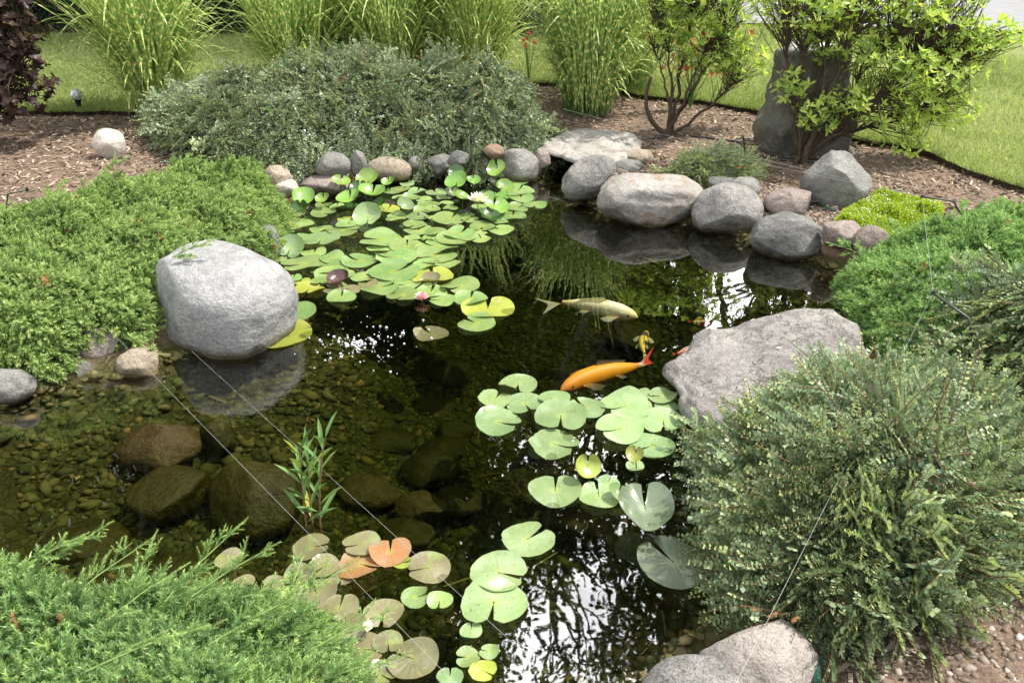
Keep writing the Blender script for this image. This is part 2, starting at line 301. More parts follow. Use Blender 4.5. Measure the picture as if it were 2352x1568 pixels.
PM = {'g': padmat('pale_green_pad', (.22, .35, .11), (.31, .43, .15), (.42, .45, .07), (.42, .43, .10), .66),
      'u': padmat('cupped_green_pad', (.17, .33, .06), (.25, .42, .08), (.30, .42, .06), (.30, .36, .06), .72),
      'y': padmat('yellowing_pad', (.33, .41, .075), (.41, .46, .08), (.42, .43, .06), (.42, .42, .14), .58),
      'p': padmat('mint_green_pad', (.24, .36, .15), (.31, .44, .19), (.36, .44, .12), (.30, .42, .15), .66),
      'b': padmat('bronze_pad', (.20, .18, .10), (.26, .25, .13), (.27, .31, .06), (.24, .29, .09), .56),
      'v': padmat('purple_bronze_pad', (.19, .18, .09), (.24, .235, .11), (.26, .29, .07), (.25, .27, .10), .60),
      'o': padmat('orange_dying_pad', (.50, .27, .09), (.45, .33, .17), (.36, .36, .10), (.40, .17, .06), .60),
      'd': padmat('grey_green_pad', (.16, .22, .13), (.21, .28, .17), (.26, .34, .16), (.15, .21, .12), .7),
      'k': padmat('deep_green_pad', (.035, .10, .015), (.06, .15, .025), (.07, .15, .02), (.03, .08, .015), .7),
      'm': padmat('maroon_pad', (.055, .022, .02), (.08, .035, .028), (.14, .08, .04), (.10, .04, .03), .66),
      's': padmat('stained_yellow_pad', (.36, .42, .06), (.40, .45, .07), (.16, .12, .07), (.16, .12, .07), .60)}
def groundmat():
    m, t, o = newmat('mulch_and_pond_floor'); L = t.links.new; tcn = N(t, 'ShaderNodeTexCoord'); ob = tcn.outputs['Object']
    a = N(t, 'ShaderNodeAttribute', attribute_name='tint')
    n1 = noisen(t, 4, 4, .6, ob); n2 = noisen(t, 55, 5, .75, ob)
    r = ramp(t, [(.3, (.085, .06, .042)), (.5, (.22, .16, .12)), (.7, (.38, .30, .235))]); L(n2.outputs[0], r.inputs[0])
    r1 = ramp(t, [(.3, (.7, .7, .7)), (.7, (1.15, 1.12, 1.1))]); L(n1.outputs[0], r1.inputs[0]); mm = mixc(t, 'MULTIPLY', 1); L(r.outputs[0], mm.inputs[6]); L(r1.outputs[0], mm.inputs[7])
    rb = ramp(t, [(.3, (.05, .045, .015)), (.6, (.13, .115, .045)), (.8, (.19, .15, .08))]); L(n2.outputs[0], rb.inputs[0])
    vo = N(t, 'ShaderNodeTexVoronoi'); vo.inputs['Scale'].default_value = 24; L(ob, vo.inputs['Vector']); ve = N(t, 'ShaderNodeTexVoronoi', feature='DISTANCE_TO_EDGE'); ve.inputs['Scale'].default_value = 24; L(ob, ve.inputs['Vector'])
    bw = N(t, 'ShaderNodeRGBToBW'); L(vo.outputs['Color'], bw.inputs[0]); rv = ramp(t, [(.2, (.06, .064, .02)), (.6, (.125, .12, .044)), (.85, (.19, .165, .075))]); L(bw.outputs[0], rv.inputs[0]); re_ = ramp(t, [(0, (.25,)*3), (.12, (1, 1, 1))]); L(ve.outputs[0], re_.inputs[0])
    mv = mixc(t, 'MULTIPLY', 1); L(rv.outputs[0], mv.inputs[6]); L(re_.outputs[0], mv.inputs[7]); mw = mixc(t, 'MIX', .3); L(mv.outputs[2], mw.inputs[6]); L(rb.outputs[0], mw.inputs[7])
    mx = mixc(t); L(a.outputs['Fac'], mx.inputs[0]); L(mm.outputs[2], mx.inputs[6]); L(mw.outputs[2], mx.inputs[7])
    b = prin(t, .95, .15); L(mx.outputs[2], b.inputs['Base Color']); bp = N(t, 'ShaderNodeBump'); bp.inputs['Strength'].default_value = .9; bp.inputs['Distance'].default_value = .02
    L(n2.outputs[0], bp.inputs['Height']); L(bp.outputs[0], b.inputs['Normal']); L(b.outputs[0], o.inputs[0]); return m
def lawnmat():
    m, t, o = newmat('lawn_turf'); L = t.links.new; tcn = N(t, 'ShaderNodeTexCoord'); ob = tcn.outputs['Object']
    n1 = noisen(t, .9, 5, .65, ob); n2 = noisen(t, 60, 4, .75, ob)
    r = ramp(t, [(.32, (.19, .24, .08)), (.55, (.28, .33, .12)), (.72, (.40, .39, .19))]); L(n1.outputs[0], r.inputs[0])
    r2 = ramp(t, [(.3, (.55, .55, .5)), (.7, (1.2, 1.2, 1.1))]); L(n2.outputs[0], r2.inputs[0]); mm = mixc(t, 'MULTIPLY', 1); L(r.outputs[0], mm.inputs[6]); L(r2.outputs[0], mm.inputs[7])
    b = prin(t, .95, .15); L(mm.outputs[2], b.inputs['Base Color']); bp = N(t, 'ShaderNodeBump'); bp.inputs['Strength'].default_value = 1; bp.inputs['Distance'].default_value = .03
    L(n2.outputs[0], bp.inputs['Height']); L(bp.outputs[0], b.inputs['Normal']); L(b.outputs[0], o.inputs[0]); return m
SPL = P(815, 790, 0)
def watermat():
    m, t, o = newmat('pond_water'); L = t.links.new; gi = N(t, 'ShaderNodeNewGeometry'); pos = gi.outputs['Position']
    n1 = noisen(t, 4.5, 1.5, .5, pos); n2 = noisen(t, 26, 2, .5, pos)
    dv = N(t, 'ShaderNodeVectorMath', operation='DISTANCE'); L(pos, dv.inputs[0]); dv.inputs[1].default_value = SPL
    si = noisen(t, 44, 2, .5, pos)
    fa = N(t, 'ShaderNodeMapRange'); L(dv.outputs['Value'], fa.inputs[0])
    for i, x in enumerate((.05, 1.3, 1, .02)): fa.inputs[1+i].default_value = x
    sm = N(t, 'ShaderNodeMath', operation='MULTIPLY'); L(si.outputs[0], sm.inputs[0]); L(fa.outputs[0], sm.inputs[1])
    nm = N(t, 'ShaderNodeMath', operation='MULTIPLY_ADD'); L(n2.outputs[0], nm.inputs[0]); L(fa.outputs[0], nm.inputs[1]); L(sm.outputs[0], nm.inputs[2])
    b1 = N(t, 'ShaderNodeBump'); b1.inputs['Strength'].default_value = .03; b1.inputs['Distance'].default_value = .03; L(n1.outputs[0], b1.inputs['Height'])
    b2 = N(t, 'ShaderNodeBump'); b2.inputs['Strength'].default_value = .16; b2.inputs['Distance'].default_value = .005; L(nm.outputs[0], b2.inputs['Height']); L(b1.outputs[0], b2.inputs['Normal'])
    gl = N(t, 'ShaderNodeBsdfGlossy'); gl.inputs['Roughness'].default_value = .015; L(b2.outputs[0], gl.inputs['Normal'])
    tr = N(t, 'ShaderNodeBsdfTransparent'); tr.inputs[0].default_value = (.97, .98, .95, 1)
    fr = N(t, 'ShaderNodeFresnel'); fr.inputs['IOR'].default_value = 1.33; L(b2.outputs[0], fr.inputs['Normal'])
    fm = N(t, 'ShaderNodeMath', operation='MULTIPLY_ADD', use_clamp=True); fm.inputs[1].default_value = 1.25; fm.inputs[2].default_value = .10; L(fr.outputs[0], fm.inputs[0])
    ms = N(t, 'ShaderNodeMixShader'); L(fm.outputs[0], ms.inputs[0]); L(tr.outputs[0], ms.inputs[1]); L(gl.outputs[0], ms.inputs[2]); L(ms.outputs[0], o.inputs[0])
    va = N(t, 'ShaderNodeVolumeAbsorption'); va.inputs[0].default_value = (.45, .52, .14, 1); va.inputs[1].default_value = 2.55; L(va.outputs[0], o.inputs[1]); return m
M['water'] = watermat()
# ------------------------------------------------------------------ ground, pond floor, water, lawn
gx = np.arange(-6.5, 7.01, .07); gy = np.arange(-1.2, 12.5, .07)
X, Y = np.meshgrid(gx, gy); Z = terr(X, Y); D = sdf(X, Y)
nx = len(gx); i = (np.arange(len(gy)-1)[:, None]*nx+np.arange(nx-1)[None]).ravel()
quads = np.stack([i, i+1, i+nx+1, i+nx], -1)
# pond floor and mulch are two sheets of one heightfield, cut along the shore
inside = (D[quads].min(1) < .0)
GM = groundmat(); Vg = np.stack([X.ravel(), Y.ravel(), Z], 1)
struct('pond_bed', mesh('pond_bed', Vg, [quads[inside]], GM, {'tint': ss((.13-D)/.12)}, smooth=True))
struct('mulch_ground', mesh('mulch_ground', Vg, [quads[~inside]], GM, {'tint': ss((.13-D)/.12)}, smooth=True))
WX0, WX1, WY0, WY1 = -5.2, 3.6, .4, 8.3
bm = bmesh.new(); bmesh.ops.create_cube(bm, size=1)
for v in bm.verts: v.co = (WX0 if v.co.x < 0 else WX1, WY0 if v.co.y < 0 else WY1, -1.1 if v.co.z < 0 else 0)
me = bpy.data.meshes.new('water'); bm.to_mesh(me); bm.free(); me.materials.append(M['water']); struct('water', me)
# lawn: everything beyond the edge of the planting bed
LE = [(-900, 300), (-300, 270), (100, 258), (300, 262), (480, 262), (800, 215), (1180, 192), (1300, 196), (1480, 222), (1620, 238), (1740, 262), (1940, 318), (2060, 338), (2130, 356), (2220, 400), (2352, 440)]
LB = np.array([P(u, v, .28)[:2] for u, v in LE]); LB = np.vstack([LB, [5.2, 4.9], [9, 3.2]])
lx = np.linspace(LB[0, 0], 9, 260); lyb = np.interp(lx, LB[:, 0], LB[:, 1])+.045*fbm(lx, lx*0, 6)+.02*fbm(lx, lx*0, 17)
def is_lawn(x, y): return y > np.interp(x, lx, lyb)
tt = np.concatenate([[0], np.geomspace(.002, 1, 46)])
LXg = lx[None]*(1+tt[:, None]*6); LYg = lyb[None]+tt[:, None]*75
def lawnz(x, y): return np.where(sdf(x, y) < 6, terr(x, y), .27)+.045
LZ = lawnz(LXg, LYg).reshape(LXg.shape); nl = len(lx)
Vl = np.stack([LXg, LYg, LZ], -1).reshape(-1, 3)
i = (np.arange(len(tt)-1)[:, None]*nl+np.arange(nl-1)[None]).ravel(); ql = np.stack([i, i+1, i+nl+1, i+nl], -1)
sk = np.vstack([Vl[:nl], Vl[:nl]-[0, .0, .12]]); j = np.arange(nl-1); qs = np.stack([j+nl, j+nl+1, j+1, j], -1)
mb = MB(); mb.add(Vl, ql, 0); mb.add(sk, qs, 1)
struct('lawn', mb.build('lawn', [lawnmat(), M['under']], smooth=True))
dr = [P(u, v, .36) for u, v in ((1690, 52), (2500, 75), (2900, -10), (1700, 3))]
struct('driveway', mesh('driveway', dr, [[[0, 1, 2, 3]]], M['asph']))
r = rng(1)
n = 170000
s = r.uniform(-7, 6.5, n); yb = np.interp(s, lx, lyb); off = r.uniform(0, 1, n)**2.2*9-.035; x = s; y = yb+off
k = (np.abs(x)/y < .72); x, y, off = x[k], y[k], off[k]; n = len(x)
bl = (np.array([[-.5, 0, 0], [.5, 0, 0], [.18, .6, 0], [-.18, .6, 0]]), np.array([[0, 1, 2, 3]]), np.zeros(4))
d = np.stack([r.normal(0, .5, n), r.normal(0, .5, n), np.ones(n)], 1)
mb = MB(); Rm = frames(d, rnorm(r, n)); sc = .028+.004*off+r.uniform(0, .02, n)
V0 = np.array([[-.09, 0, 0], [.09, 0, 0], [.0, 1., .12]])
mb.inst((V0, np.array([[0, 1, 2]]), np.zeros(3)), np.stack([x, y, lawnz(x, y)], 1), Rm, sc*1.15, 0, np.clip(.45+.4*fbm(x, y, .9)+r.normal(0, .24, n), 0, 1))
struct('grass', mb.build('grass', M['lawnbl']), 'stuff', 'short sunlit lawn grass beyond the mulch bed', 'grass')
# mulch chips
n = 52000; x = r.uniform(-5, 5, n); y = r.uniform(1.2, 11, n); dd = sdf(x, y); k = (dd > .12) & ~is_lawn(x, y) & (np.abs(x)/y < .75); x, y = x[k], y[k]; n = len(x)
M['chip'] = leafmat('bark_chip', [(0, (.11, .075, .052)), (.5, (.32, .24, .18)), (.85, (.54, .45, .36)), (1, (.74, .68, .60))], .85, .02, .2)
d = np.stack([r.normal(0, 1, n), r.normal(0, 1, n), r.normal(0, .28, n)], 1)
up = np.stack([r.normal(0, .45, n), r.normal(0, .45, n), np.ones(n)], 1)
chip = (np.array([[-.16, -.5, 0], [.13, -.45, .03], [.17, .45, 0], [-.12, .5, .04]]), np.array([[0, 1, 2, 3]]), np.zeros(4))
mb = MB(); mb.inst(chip, np.stack([x, y, terr(x, y)+.008], 1), frames(d, up), r.uniform(.02, .062, n), 0, np.clip(r.beta(1.6, 2.6, n)+.12*fbm(x, y, 1.5), 0, 1))
struct('wood_chips', mb.build('wood_chips', M['chip']), 'stuff', 'brown shredded wood mulch covering the planting bed', 'mulch')
# ------------------------------------------------------------------ stones
_ico = {}
def ico(k):
    if k not in _ico:
        bm = bmesh.new(); bmesh.ops.create_icosphere(bm, subdivisions=k, radius=1)
        _ico[k] = (np.array([v.co[:] for v in bm.verts]), np.array([[v.index for v in f.verts] for f in bm.faces])); bm.free()
    return _ico[k]
def nvec(V, s, seed):
    o = Vector((seed*3.7, seed*1.3, -seed*2.1)); return np.array([noise.fractal(Vector(v)*s+o, 1., 2., 4) for v in V])
def stone_mesh(name, a, b, c, mat, seed, cuts=9, sub=4, amp=.10, boxy=0., soft=.85, peak=0.):
    V, Fc = ico(sub); r = rng(seed); V = V.copy()
    if boxy:
        V = np.sign(V)*np.abs(V)**(1-boxy); 
    for _ in range(cuts):
        n = rnorm(r, 1)[0]; n[2] *= .7; n /= np.linalg.norm(n); dd = V@n-r.uniform(.60, .92); V = V-np.maximum(dd, 0)[:, None]*n*soft
    V = V*(1+amp*nvec(V, 1.1, seed+.5)+amp*.35*nvec(V, 3.2, seed))[:, None]
    V[:, :2] *= 1-peak*np.clip(V[:, 2:3], -.2, 1)
    V -= (V.max(0)+V.min(0))/2; V /= (V.max(0)-V.min(0))/2
    return mesh(name, V*[a, b, c], [Fc], mat, smooth=True)
BS = 0
def rock(label, u0, v0, u1, v1, mat, zb=0., dr=.8, sunk=.25, cuts=9, rot=0., yaw=0., amp=.1, name='stone', cat='stone', group=None, boxy=0., sub=4, seed=None):
    global BS; BS += 1; seed = BS if seed is None else seed
    hv = (v1-v0)*(1+sunk*.7); uc, vc = (u0+u1)/2, v0+hv/2; zc = zb+.05; d = dep(vc)
    for _ in range(4):
        q = ppm(uc, vc, zc); a = (u1-u0)/2/q; b = dr*a; hh = hv/2/q
        c = math.sqrt(max(hh*hh-(b*math.sin(d))**2, (.55*hh)**2))/math.cos(d); zc = zb+c*(1-2*sunk)
    b = math.sqrt(max(hh*hh-(c*math.cos(d))**2, (.3*a)**2))/math.sin(d) if hh*hh-(dr*a*math.sin(d))**2 < (.55*hh)**2 else b
    me = stone_mesh(name, a, b, c, M[mat], seed, cuts, sub, amp, boxy, peak=.55 if 'sunken pinkish brown peaked' in label else .28 if 'peaked' in label else 0)
    o = link(name, me, loc=P(uc, vc, zc)); o.rotation_euler = (0, rad(rot), rad(yaw)); return tag(o, label, cat, group)
def polyrock(label, pts, z, th, mat, seed, name='boulder', e=.45, amp=.06, tilt=(0, 0), cat='rock', sub=5):
    """flat-topped rock with the plan outline of pts (photo pixels on its top level z)"""
    Q = np.array([P(u, v, z)[:2] for u, v in pts]); c = Q.mean(0); q = Q-c
    th_ = np.arctan2(q[:, 1], q[:, 0]); o = np.argsort(th_); th_ = th_[o]; rr = np.hypot(*q[o].T)
    th_ = np.concatenate([th_-2*math.pi, th_, th_+2*math.pi]); rr = np.tile(rr, 3)
    V, Fc = ico(sub); a = np.arctan2(V[:, 1], V[:, 0]); R = np.interp(a, th_, rr); h = np.hypot(V[:, 0], V[:, 1])
    pr = h**e; zz = np.sign(V[:, 2])*np.abs(V[:, 2])**.6
    pr = np.where(V[:, 2] < 0, pr*(1-.28*np.abs(zz)), pr)
    W_ = np.stack([np.cos(a)*R*pr, np.sin(a)*R*pr, zz*th/2], 1)
    nn = nvec(np.stack([W_[:, 0], W_[:, 1], W_[:, 2]*2], 1)/.5, 1.3, seed); n2 = nvec(W_/.18, 1., seed+3)
    W_ += V*(nn*amp+n2*amp*.3)[:, None]*[.8, .8, 1]
    W_[:, 2] += W_[:, 0]*tilt[0]+W_[:, 1]*tilt[1]
    o = link(name, mesh(name, W_, [Fc], M[mat], smooth=True), loc=(c[0], c[1], z-th/2)); return tag(o, label, cat)
FB = 'stones edging the far bank'
rock('large smooth pale granite boulder rising from the water at the left bank', 346, 574, 672, 786, 'granite', 0, .8, .2, 1, amp=.05, name='boulder', cat='boulder', sub=5, seed=45, rot=9, boxy=.34, yaw=-24)
rock('cream rounded stone alone on the wood mulch near the globe light', 215, 297, 291, 362, 'cream', .26, .75, .1, 6, rot=12, cat='stone')
rock('tan wedge-shaped stone at the tip of the left juniper mat', 604, 380, 674, 430, 'tan', .10, .8, .15, 14, group=FB)
rock('cream angular stone just below the tan wedge-shaped stone', 622, 412, 686, 455, 'cream', .03, .8, .2, 14, group=FB)
rock('broad pinkish grey stone behind the leftmost cupped lily pad', 684, 400, 806, 450, 'pink', 0, .7, .3, 5, group=FB)
rock('rounded grey stone under the hanging shrub tips, left of the upright stone', 722, 350, 806, 406, 'mid', .13, .8, .2, 6, group=FB)
rock('narrow upright greenish grey stone in the far bank', 803, 345, 844, 404, 'mid', .12, .8, .2, 5, group=FB)
rock('long oval tan stone in the middle of the far bank', 843, 360, 947, 412, 'tan', .04, .7, .28, 4, amp=.05, group=FB)
rock('small pale round stone right of the long oval tan stone', 937, 359, 975, 393, 'mid', .08, .9, .2, 6, group=FB)
rock('grey rounded stone at centre of the far bank, above the raised pads', 975, 352, 1045, 397, 'mid', .06, .8, .25, 6, group=FB)
rock('dark stone half hidden by hanging twigs, above a small brown stone', 1026, 346, 1078, 380, 'dark', .17, .8, .2, 8, group=FB)
rock('small brown low stone between two grey stones of the far bank', 1046, 378, 1090, 400, 'pink', .02, .8, .3, 6, group=FB)
rock('pinkish grey stone left of the large grey far-bank stone', 1083, 359, 1144, 400, 'pink', .05, .8, .25, 7, group=FB)
rock('reddish flat stone wedged above the pinkish grey stone', 1108, 332, 1158, 362, 'brown', .2, .8, .2, 10, group=FB)
rock('large domed grey stone at the right end of the far bank, beside the black spillway', 1140, 341, 1252, 418, 'grey', 0, .85, .28, 7, rot=8, group=FB)
rock('small pinkish stone between the large domed stone and the black spillway', 1226, 340, 1265, 384, 'pink', .1, .8, .2, 8, group=FB)
polyrock('big flat whitish slab capping the black spillway', [(1248, 325), (1275, 306), (1320, 300), (1360, 290), (1420, 300), (1462, 312), (1480, 330), (1440, 352), (1390, 364), (1345, 366), (1290, 346)], .24, .12, 'white', 3, e=.28, amp=.065, cat='slab')
rock('low tan stone tucked under the right end of the whitish slab', 1432, 342, 1504, 373, 'tan', .16, .8, .2, 8)
rock('small flat grey stone right of the tilted boulder', 1404, 364, 1478, 394, 'mid', .14, .9, .2, 9)
RB = 'boulders along the right shore'
rock('tilted egg-shaped grey boulder below the whitish slab', 1284, 364, 1422, 448, 'grey', .08, .6, .1, 4, rot=-36, amp=.06, name='boulder', cat='boulder', group=RB, sub=5)
rock('long buff boulder with rusty stains along its underside', 1366, 394, 1620, 508, 'buff', 0, .8, .24, 9, rot=7, amp=.06, boxy=.32, name='boulder', cat='boulder', group=RB, sub=5)
rock('round grey boulder half in the water right of the long buff one', 1588, 420, 1752, 540, 'grey', 0, .85, .24, 5, amp=.05, name='boulder', cat='boulder', group=RB, sub=5)
rock('dark wet grey boulder with a cracked face beside the pebbles', 1723, 487, 1894, 592, 'dark', 0, .75, .24, 9, rot=6, amp=.08, name='boulder', cat='boulder', group=RB, sub=5)
rock('small upright slate stone behind the gap of the buff and round boulders', 1602, 382, 1632, 432, 'dark', .12, .7, .15, 8)
rock('thin dark flat stone right of the upright slate stone', 1626, 404, 1690, 430, 'dark', .2, .9, .2, 10)
rock('greenish flat angular stone behind the round grey boulder', 1672, 408, 1752, 455, 'mid', .16, .9, .2, 14)
rock('pinkish brown rounded boulder in front of the azalea, crossed by the black hose', 1754, 430, 1862, 494, 'pink', .14, .8, .2, 7)
rock('tall grey peaked boulder leaning beside the chartreuse moss', 1846, 350, 2003, 478, 'mid', .16, .6, .12, 12, amp=.07, name='boulder', cat='boulder', sub=5, seed=62)
rock('mauve grey kidney-shaped stone resting on the brown wet stone', 1886, 505, 1980, 566, 'pink', .12, .75, .1, 5, rot=6)
rock('brown wet stone at the water line under the mauve stone', 1882, 556, 1966, 604, 'brown', 0, .8, .25, 9)
rock('smooth mauve grey oval stone half under the right juniper', 1962, 517, 2044, 590, 'pink', .1, .8, .15, 4, rot=-20)
rock('low slate-grey stone at the water under the right juniper tips', 1934, 596, 2004, 634, 'dark', 0, .8, .25, 8)
rock('grey stone at the pond edge between the left juniper and the lily pads', 588, 515, 643, 590, 'mid', .03, .9, .25, 8)
rock('grey brown round stone under the left juniper edge', 160, 748, 278, 822, 'pink', .04, .8, .15, 6)
rock('tan wet ridge-backed stone left of the granite boulder', 268, 798, 368, 868, 'tan', -.02, .8, .25, 14)
rock('small grey wet stone at the water line by the left bank', 158, 823, 222, 892, 'mid', -.05, .8, .25, 10)
rock('grey ledge stone cut by the left picture edge', -120, 850, 88, 940, 'mid', -.03, .5, .2, 8, rot=-14)
polyrock('large weathered flat grey rock jutting over the right side of the water', [(1538, 822), (1580, 790), (1680, 752), (1790, 728), (1900, 722), (1955, 748), (1960, 830), (1900, 915), (1800, 970), (1700, 965), (1620, 945), (1572, 905), (1558, 870)], .16, .15, 'slab', 8, e=.24, amp=.085, tilt=(.07, .0))
rock('beige smooth rock at the lower right water edge under the shrub tips', 1598, 1418, 1880, 1640, 'beige', .02, .8, .2, 5, amp=.05, name='boulder', cat='boulder', sub=5)
rock('grey rock at the bottom edge in front of the beige one', 1470, 1500, 1740, 1690, 'grey', .02, .8, .2, 6, amp=.05, name='boulder', cat='boulder', sub=5)
# sunken stones
SK = 'stones lying under the water'
for lab, u0, v0, u1, v1, mt, zz in [
    ('sunken pinkish brown peaked stone nearly touching the surface', 262, 950, 468, 1066, 'sunk', -.19),
    ('round sunken stone just right of the pinkish brown peak', 460, 958, 545, 1045, 'olive', -.25),
    ('oval mossy sunken stone below the pinkish brown peak', 292, 1076, 468, 1190, 'olive', -.24),
    ('biggest mossy sunken boulder, left of the lance-leaved water plant', 470, 1055, 700, 1225, 'olive', -.22),
    ('dim sunken slab near the left juniper tips', 90, 1190, 300, 1300, 'olive', -.24),
    ('sunken brown block above the near juniper tips', 270, 1265, 470, 1360, 'olive', -.26),
    ('small sunken stone left of the lance-leaved plant', 560, 1000, 650, 1052, 'olive', -.4),
    ('sunken stone above the lance-leaved plant tips', 640, 940, 760, 1010, 'olive', -.42),
    ('sunken stone with a pale cap above the plant', 780, 918, 860, 990, 'tan', -.42),
    ('sunken oblong stone under the pale-capped one', 828, 978, 958, 1044, 'olive', -.40),
    ('flat pale sunken sliver below the splash', 845, 905, 930, 940, 'tan', -.44),
    ('sunken oblong pale stone in mid pond', 930, 905, 1050, 958, 'tan', -.45),
    ('deep sunken stone under the splash', 960, 818, 1080, 888, 'olive', -.45),
    ('sunken stone left of the mint pad colony', 1000, 960, 1090, 1020, 'olive', -.45),
    ('sunken mossy stone right of the plant', 920, 1030, 1060, 1110, 'olive', -.38),
    ('sunken ridge stone below the mossy ones', 960, 1000, 1072, 1060, 'olive', -.43),
    ('pale orange-tipped sunken stone in the middle of the water', 905, 1128, 1030, 1190, 'tan', -.34),
    ('flat sunken slab behind the bronze pads', 770, 1085, 930, 1165, 'tan', -.36),
    ('sunken stone under the mid-water reflections', 1000, 1110, 1120, 1180, 'olive', -.38),
    ('sunken square stone above the bronze pads', 860, 1195, 1000, 1260, 'olive', -.36),
    ('dim sunken stone at left of the bronze pads', 600, 1170, 700, 1230, 'olive', -.3),
    ('broad brown sunken stone under the big heart-shaped pad', 1260, 1150, 1480, 1260, 'sunk', -.4),
    ('dark sunken stone beside the near beige rock', 1480, 1330, 1700, 1460, 'sunk', -.3),
    ('sunken stone beneath the white koi', 1380, 735, 1520, 810, 'olive', -.4),
    ('sunken stone at the right shore under reflected leaves', 1640, 640, 1800, 720, 'olive', -.4),
    ('shallow brown stone under the brown wet stone', 1790, 585, 1900, 650, 'sunk', -.15)]:
    rock(lab, u0, v0, u1, v1, mt, zz-(.02 if 'peak' in lab else .10), 1., .15, 9, amp=.1, name='sunken_stone', group=SK)
# pond-floor gravel and bank pebbles
def scatter_pebbles(name, pts, sizes, mats, label, seed):
    r = rng(seed); V, Fc = ico(1); n = len(pts); mb = MB(); tv = V*[1, .78, .42]*(1+.25*np.sin(V[:, [1]]*5+V[:, [0]]*3))
    d = np.stack([r.normal(size=n), r.normal(size=n), r.normal(0, .2, n)], 1); up = np.stack([r.normal(0, .3, n), r.normal(0, .3, n), np.ones(n)], 1)
    mb.inst((tv, Fc, np.zeros(len(V))), pts, frames(d, up), sizes, 0, r.uniform(0, 1, n)); struct(name, mb.build(name, mats, smooth=True), 'stuff', label, 'gravel')
M['peb'] = leafmat('bank_pebble', [(0, (.10, .08, .06)), (.5, (.22, .17, .13)), (.9, (.38, .32, .27)), (1, (.5, .46, .42))], .8, 0, .3)
M['pebw'] = leafmat('pond_gravel', [(0, (.045, .048, .015)), (.5, (.10, .10, .036)), (.92, (.19, .165, .07)), (1, (.30, .18, .09))], .8, 0, .2)
n = 60000; x = r.uniform(-4, 2.4, n); y = r.uniform(1.2, 7.4, n); dd = sdf(x, y); k = (dd < -.02) & (np.abs(x)/y < .75); x, y = x[k], y[k]
scatter_pebbles('pond_gravel', np.stack([x, y, terr(x, y)], 1), r.gamma(4, .0046, len(x))*np.where(x < -.9, 1.1, .9), M['pebw'], 'olive brown gravel on the pond floor', 5)
pp = []
for (u0, v0, u1, v1, k) in [(1755, 470, 1925, 520, 900), (1395, 380, 1500, 412, 250), (1670, 420, 1800, 470, 350), (1960, 1400, 2352, 1568, 160), (700, 340, 1250, 400, 250), (130, 780, 330, 860, 60)]:
    for _ in range(k): p = GP(r.uniform(u0, u1), r.uniform(v0, v1)); pp.append(p)
pp = np.array(pp); scatter_pebbles('bank_pebbles', pp, r.uniform(.006, .02, len(pp)), M['peb'], 'mixed tan and grey pebbles between the bank stones', 6)
# ------------------------------------------------------------------ lily pads
def pad_mesh(R, seed, cup=0., wave=.5, cutw=.16, mat=None, heart=0., ragged=0.):
    r = rng(seed); nr, ns = 9, 40; a0 = cutw*.5+.02
    th = np.linspace(a0, 2*math.pi-a0, ns); rr = np.linspace(.03, 1, nr)
    dl = np.minimum(th-a0, 2*math.pi-a0-th); edge = 1-.16*np.exp(-(dl/.16)**2)+heart*np.exp(-((th-math.pi)/.35)**2)*.22
    edge *= 1+.035*np.sin(th*2+r.uniform(0, 6))+.02*np.sin(th*3+r.uniform(0, 6))+r.normal(0, .006+.03*ragged, ns)
    A, B = np.meshgrid(th, rr); Rr = B*edge[None]
    shift = (1-B)*0; x = Rr*np.cos(A); y = Rr*np.sin(A)*(1-.0*B)
    z = cup*B**2*.5+wave*.05*B*B*np.sin(A*2+r.uniform(0, 6))+wave*.03*B**2*np.sin(A*3+r.uniform(0, 6))+wave*.028*B**5
    q = r.uniform(0, 6.3); lift = np.clip(np.cos(A-q), 0, 1)**6*B**3*r.uniform(0, .22)*wave; z = z+lift
    V = np.stack([x, y, z], -1).reshape(-1, 3)*R
    i = (np.arange(nr-1)[:, None]*ns+np.arange(ns-1)[None]).ravel(); Fc = np.stack([i, i+1, i+ns+1, i+ns], -1)
    return mesh('lily_pad', V, [Fc], mat, {'along': B.ravel(), 'tint': A.ravel()/6.2832}, smooth=True)
PADS = []
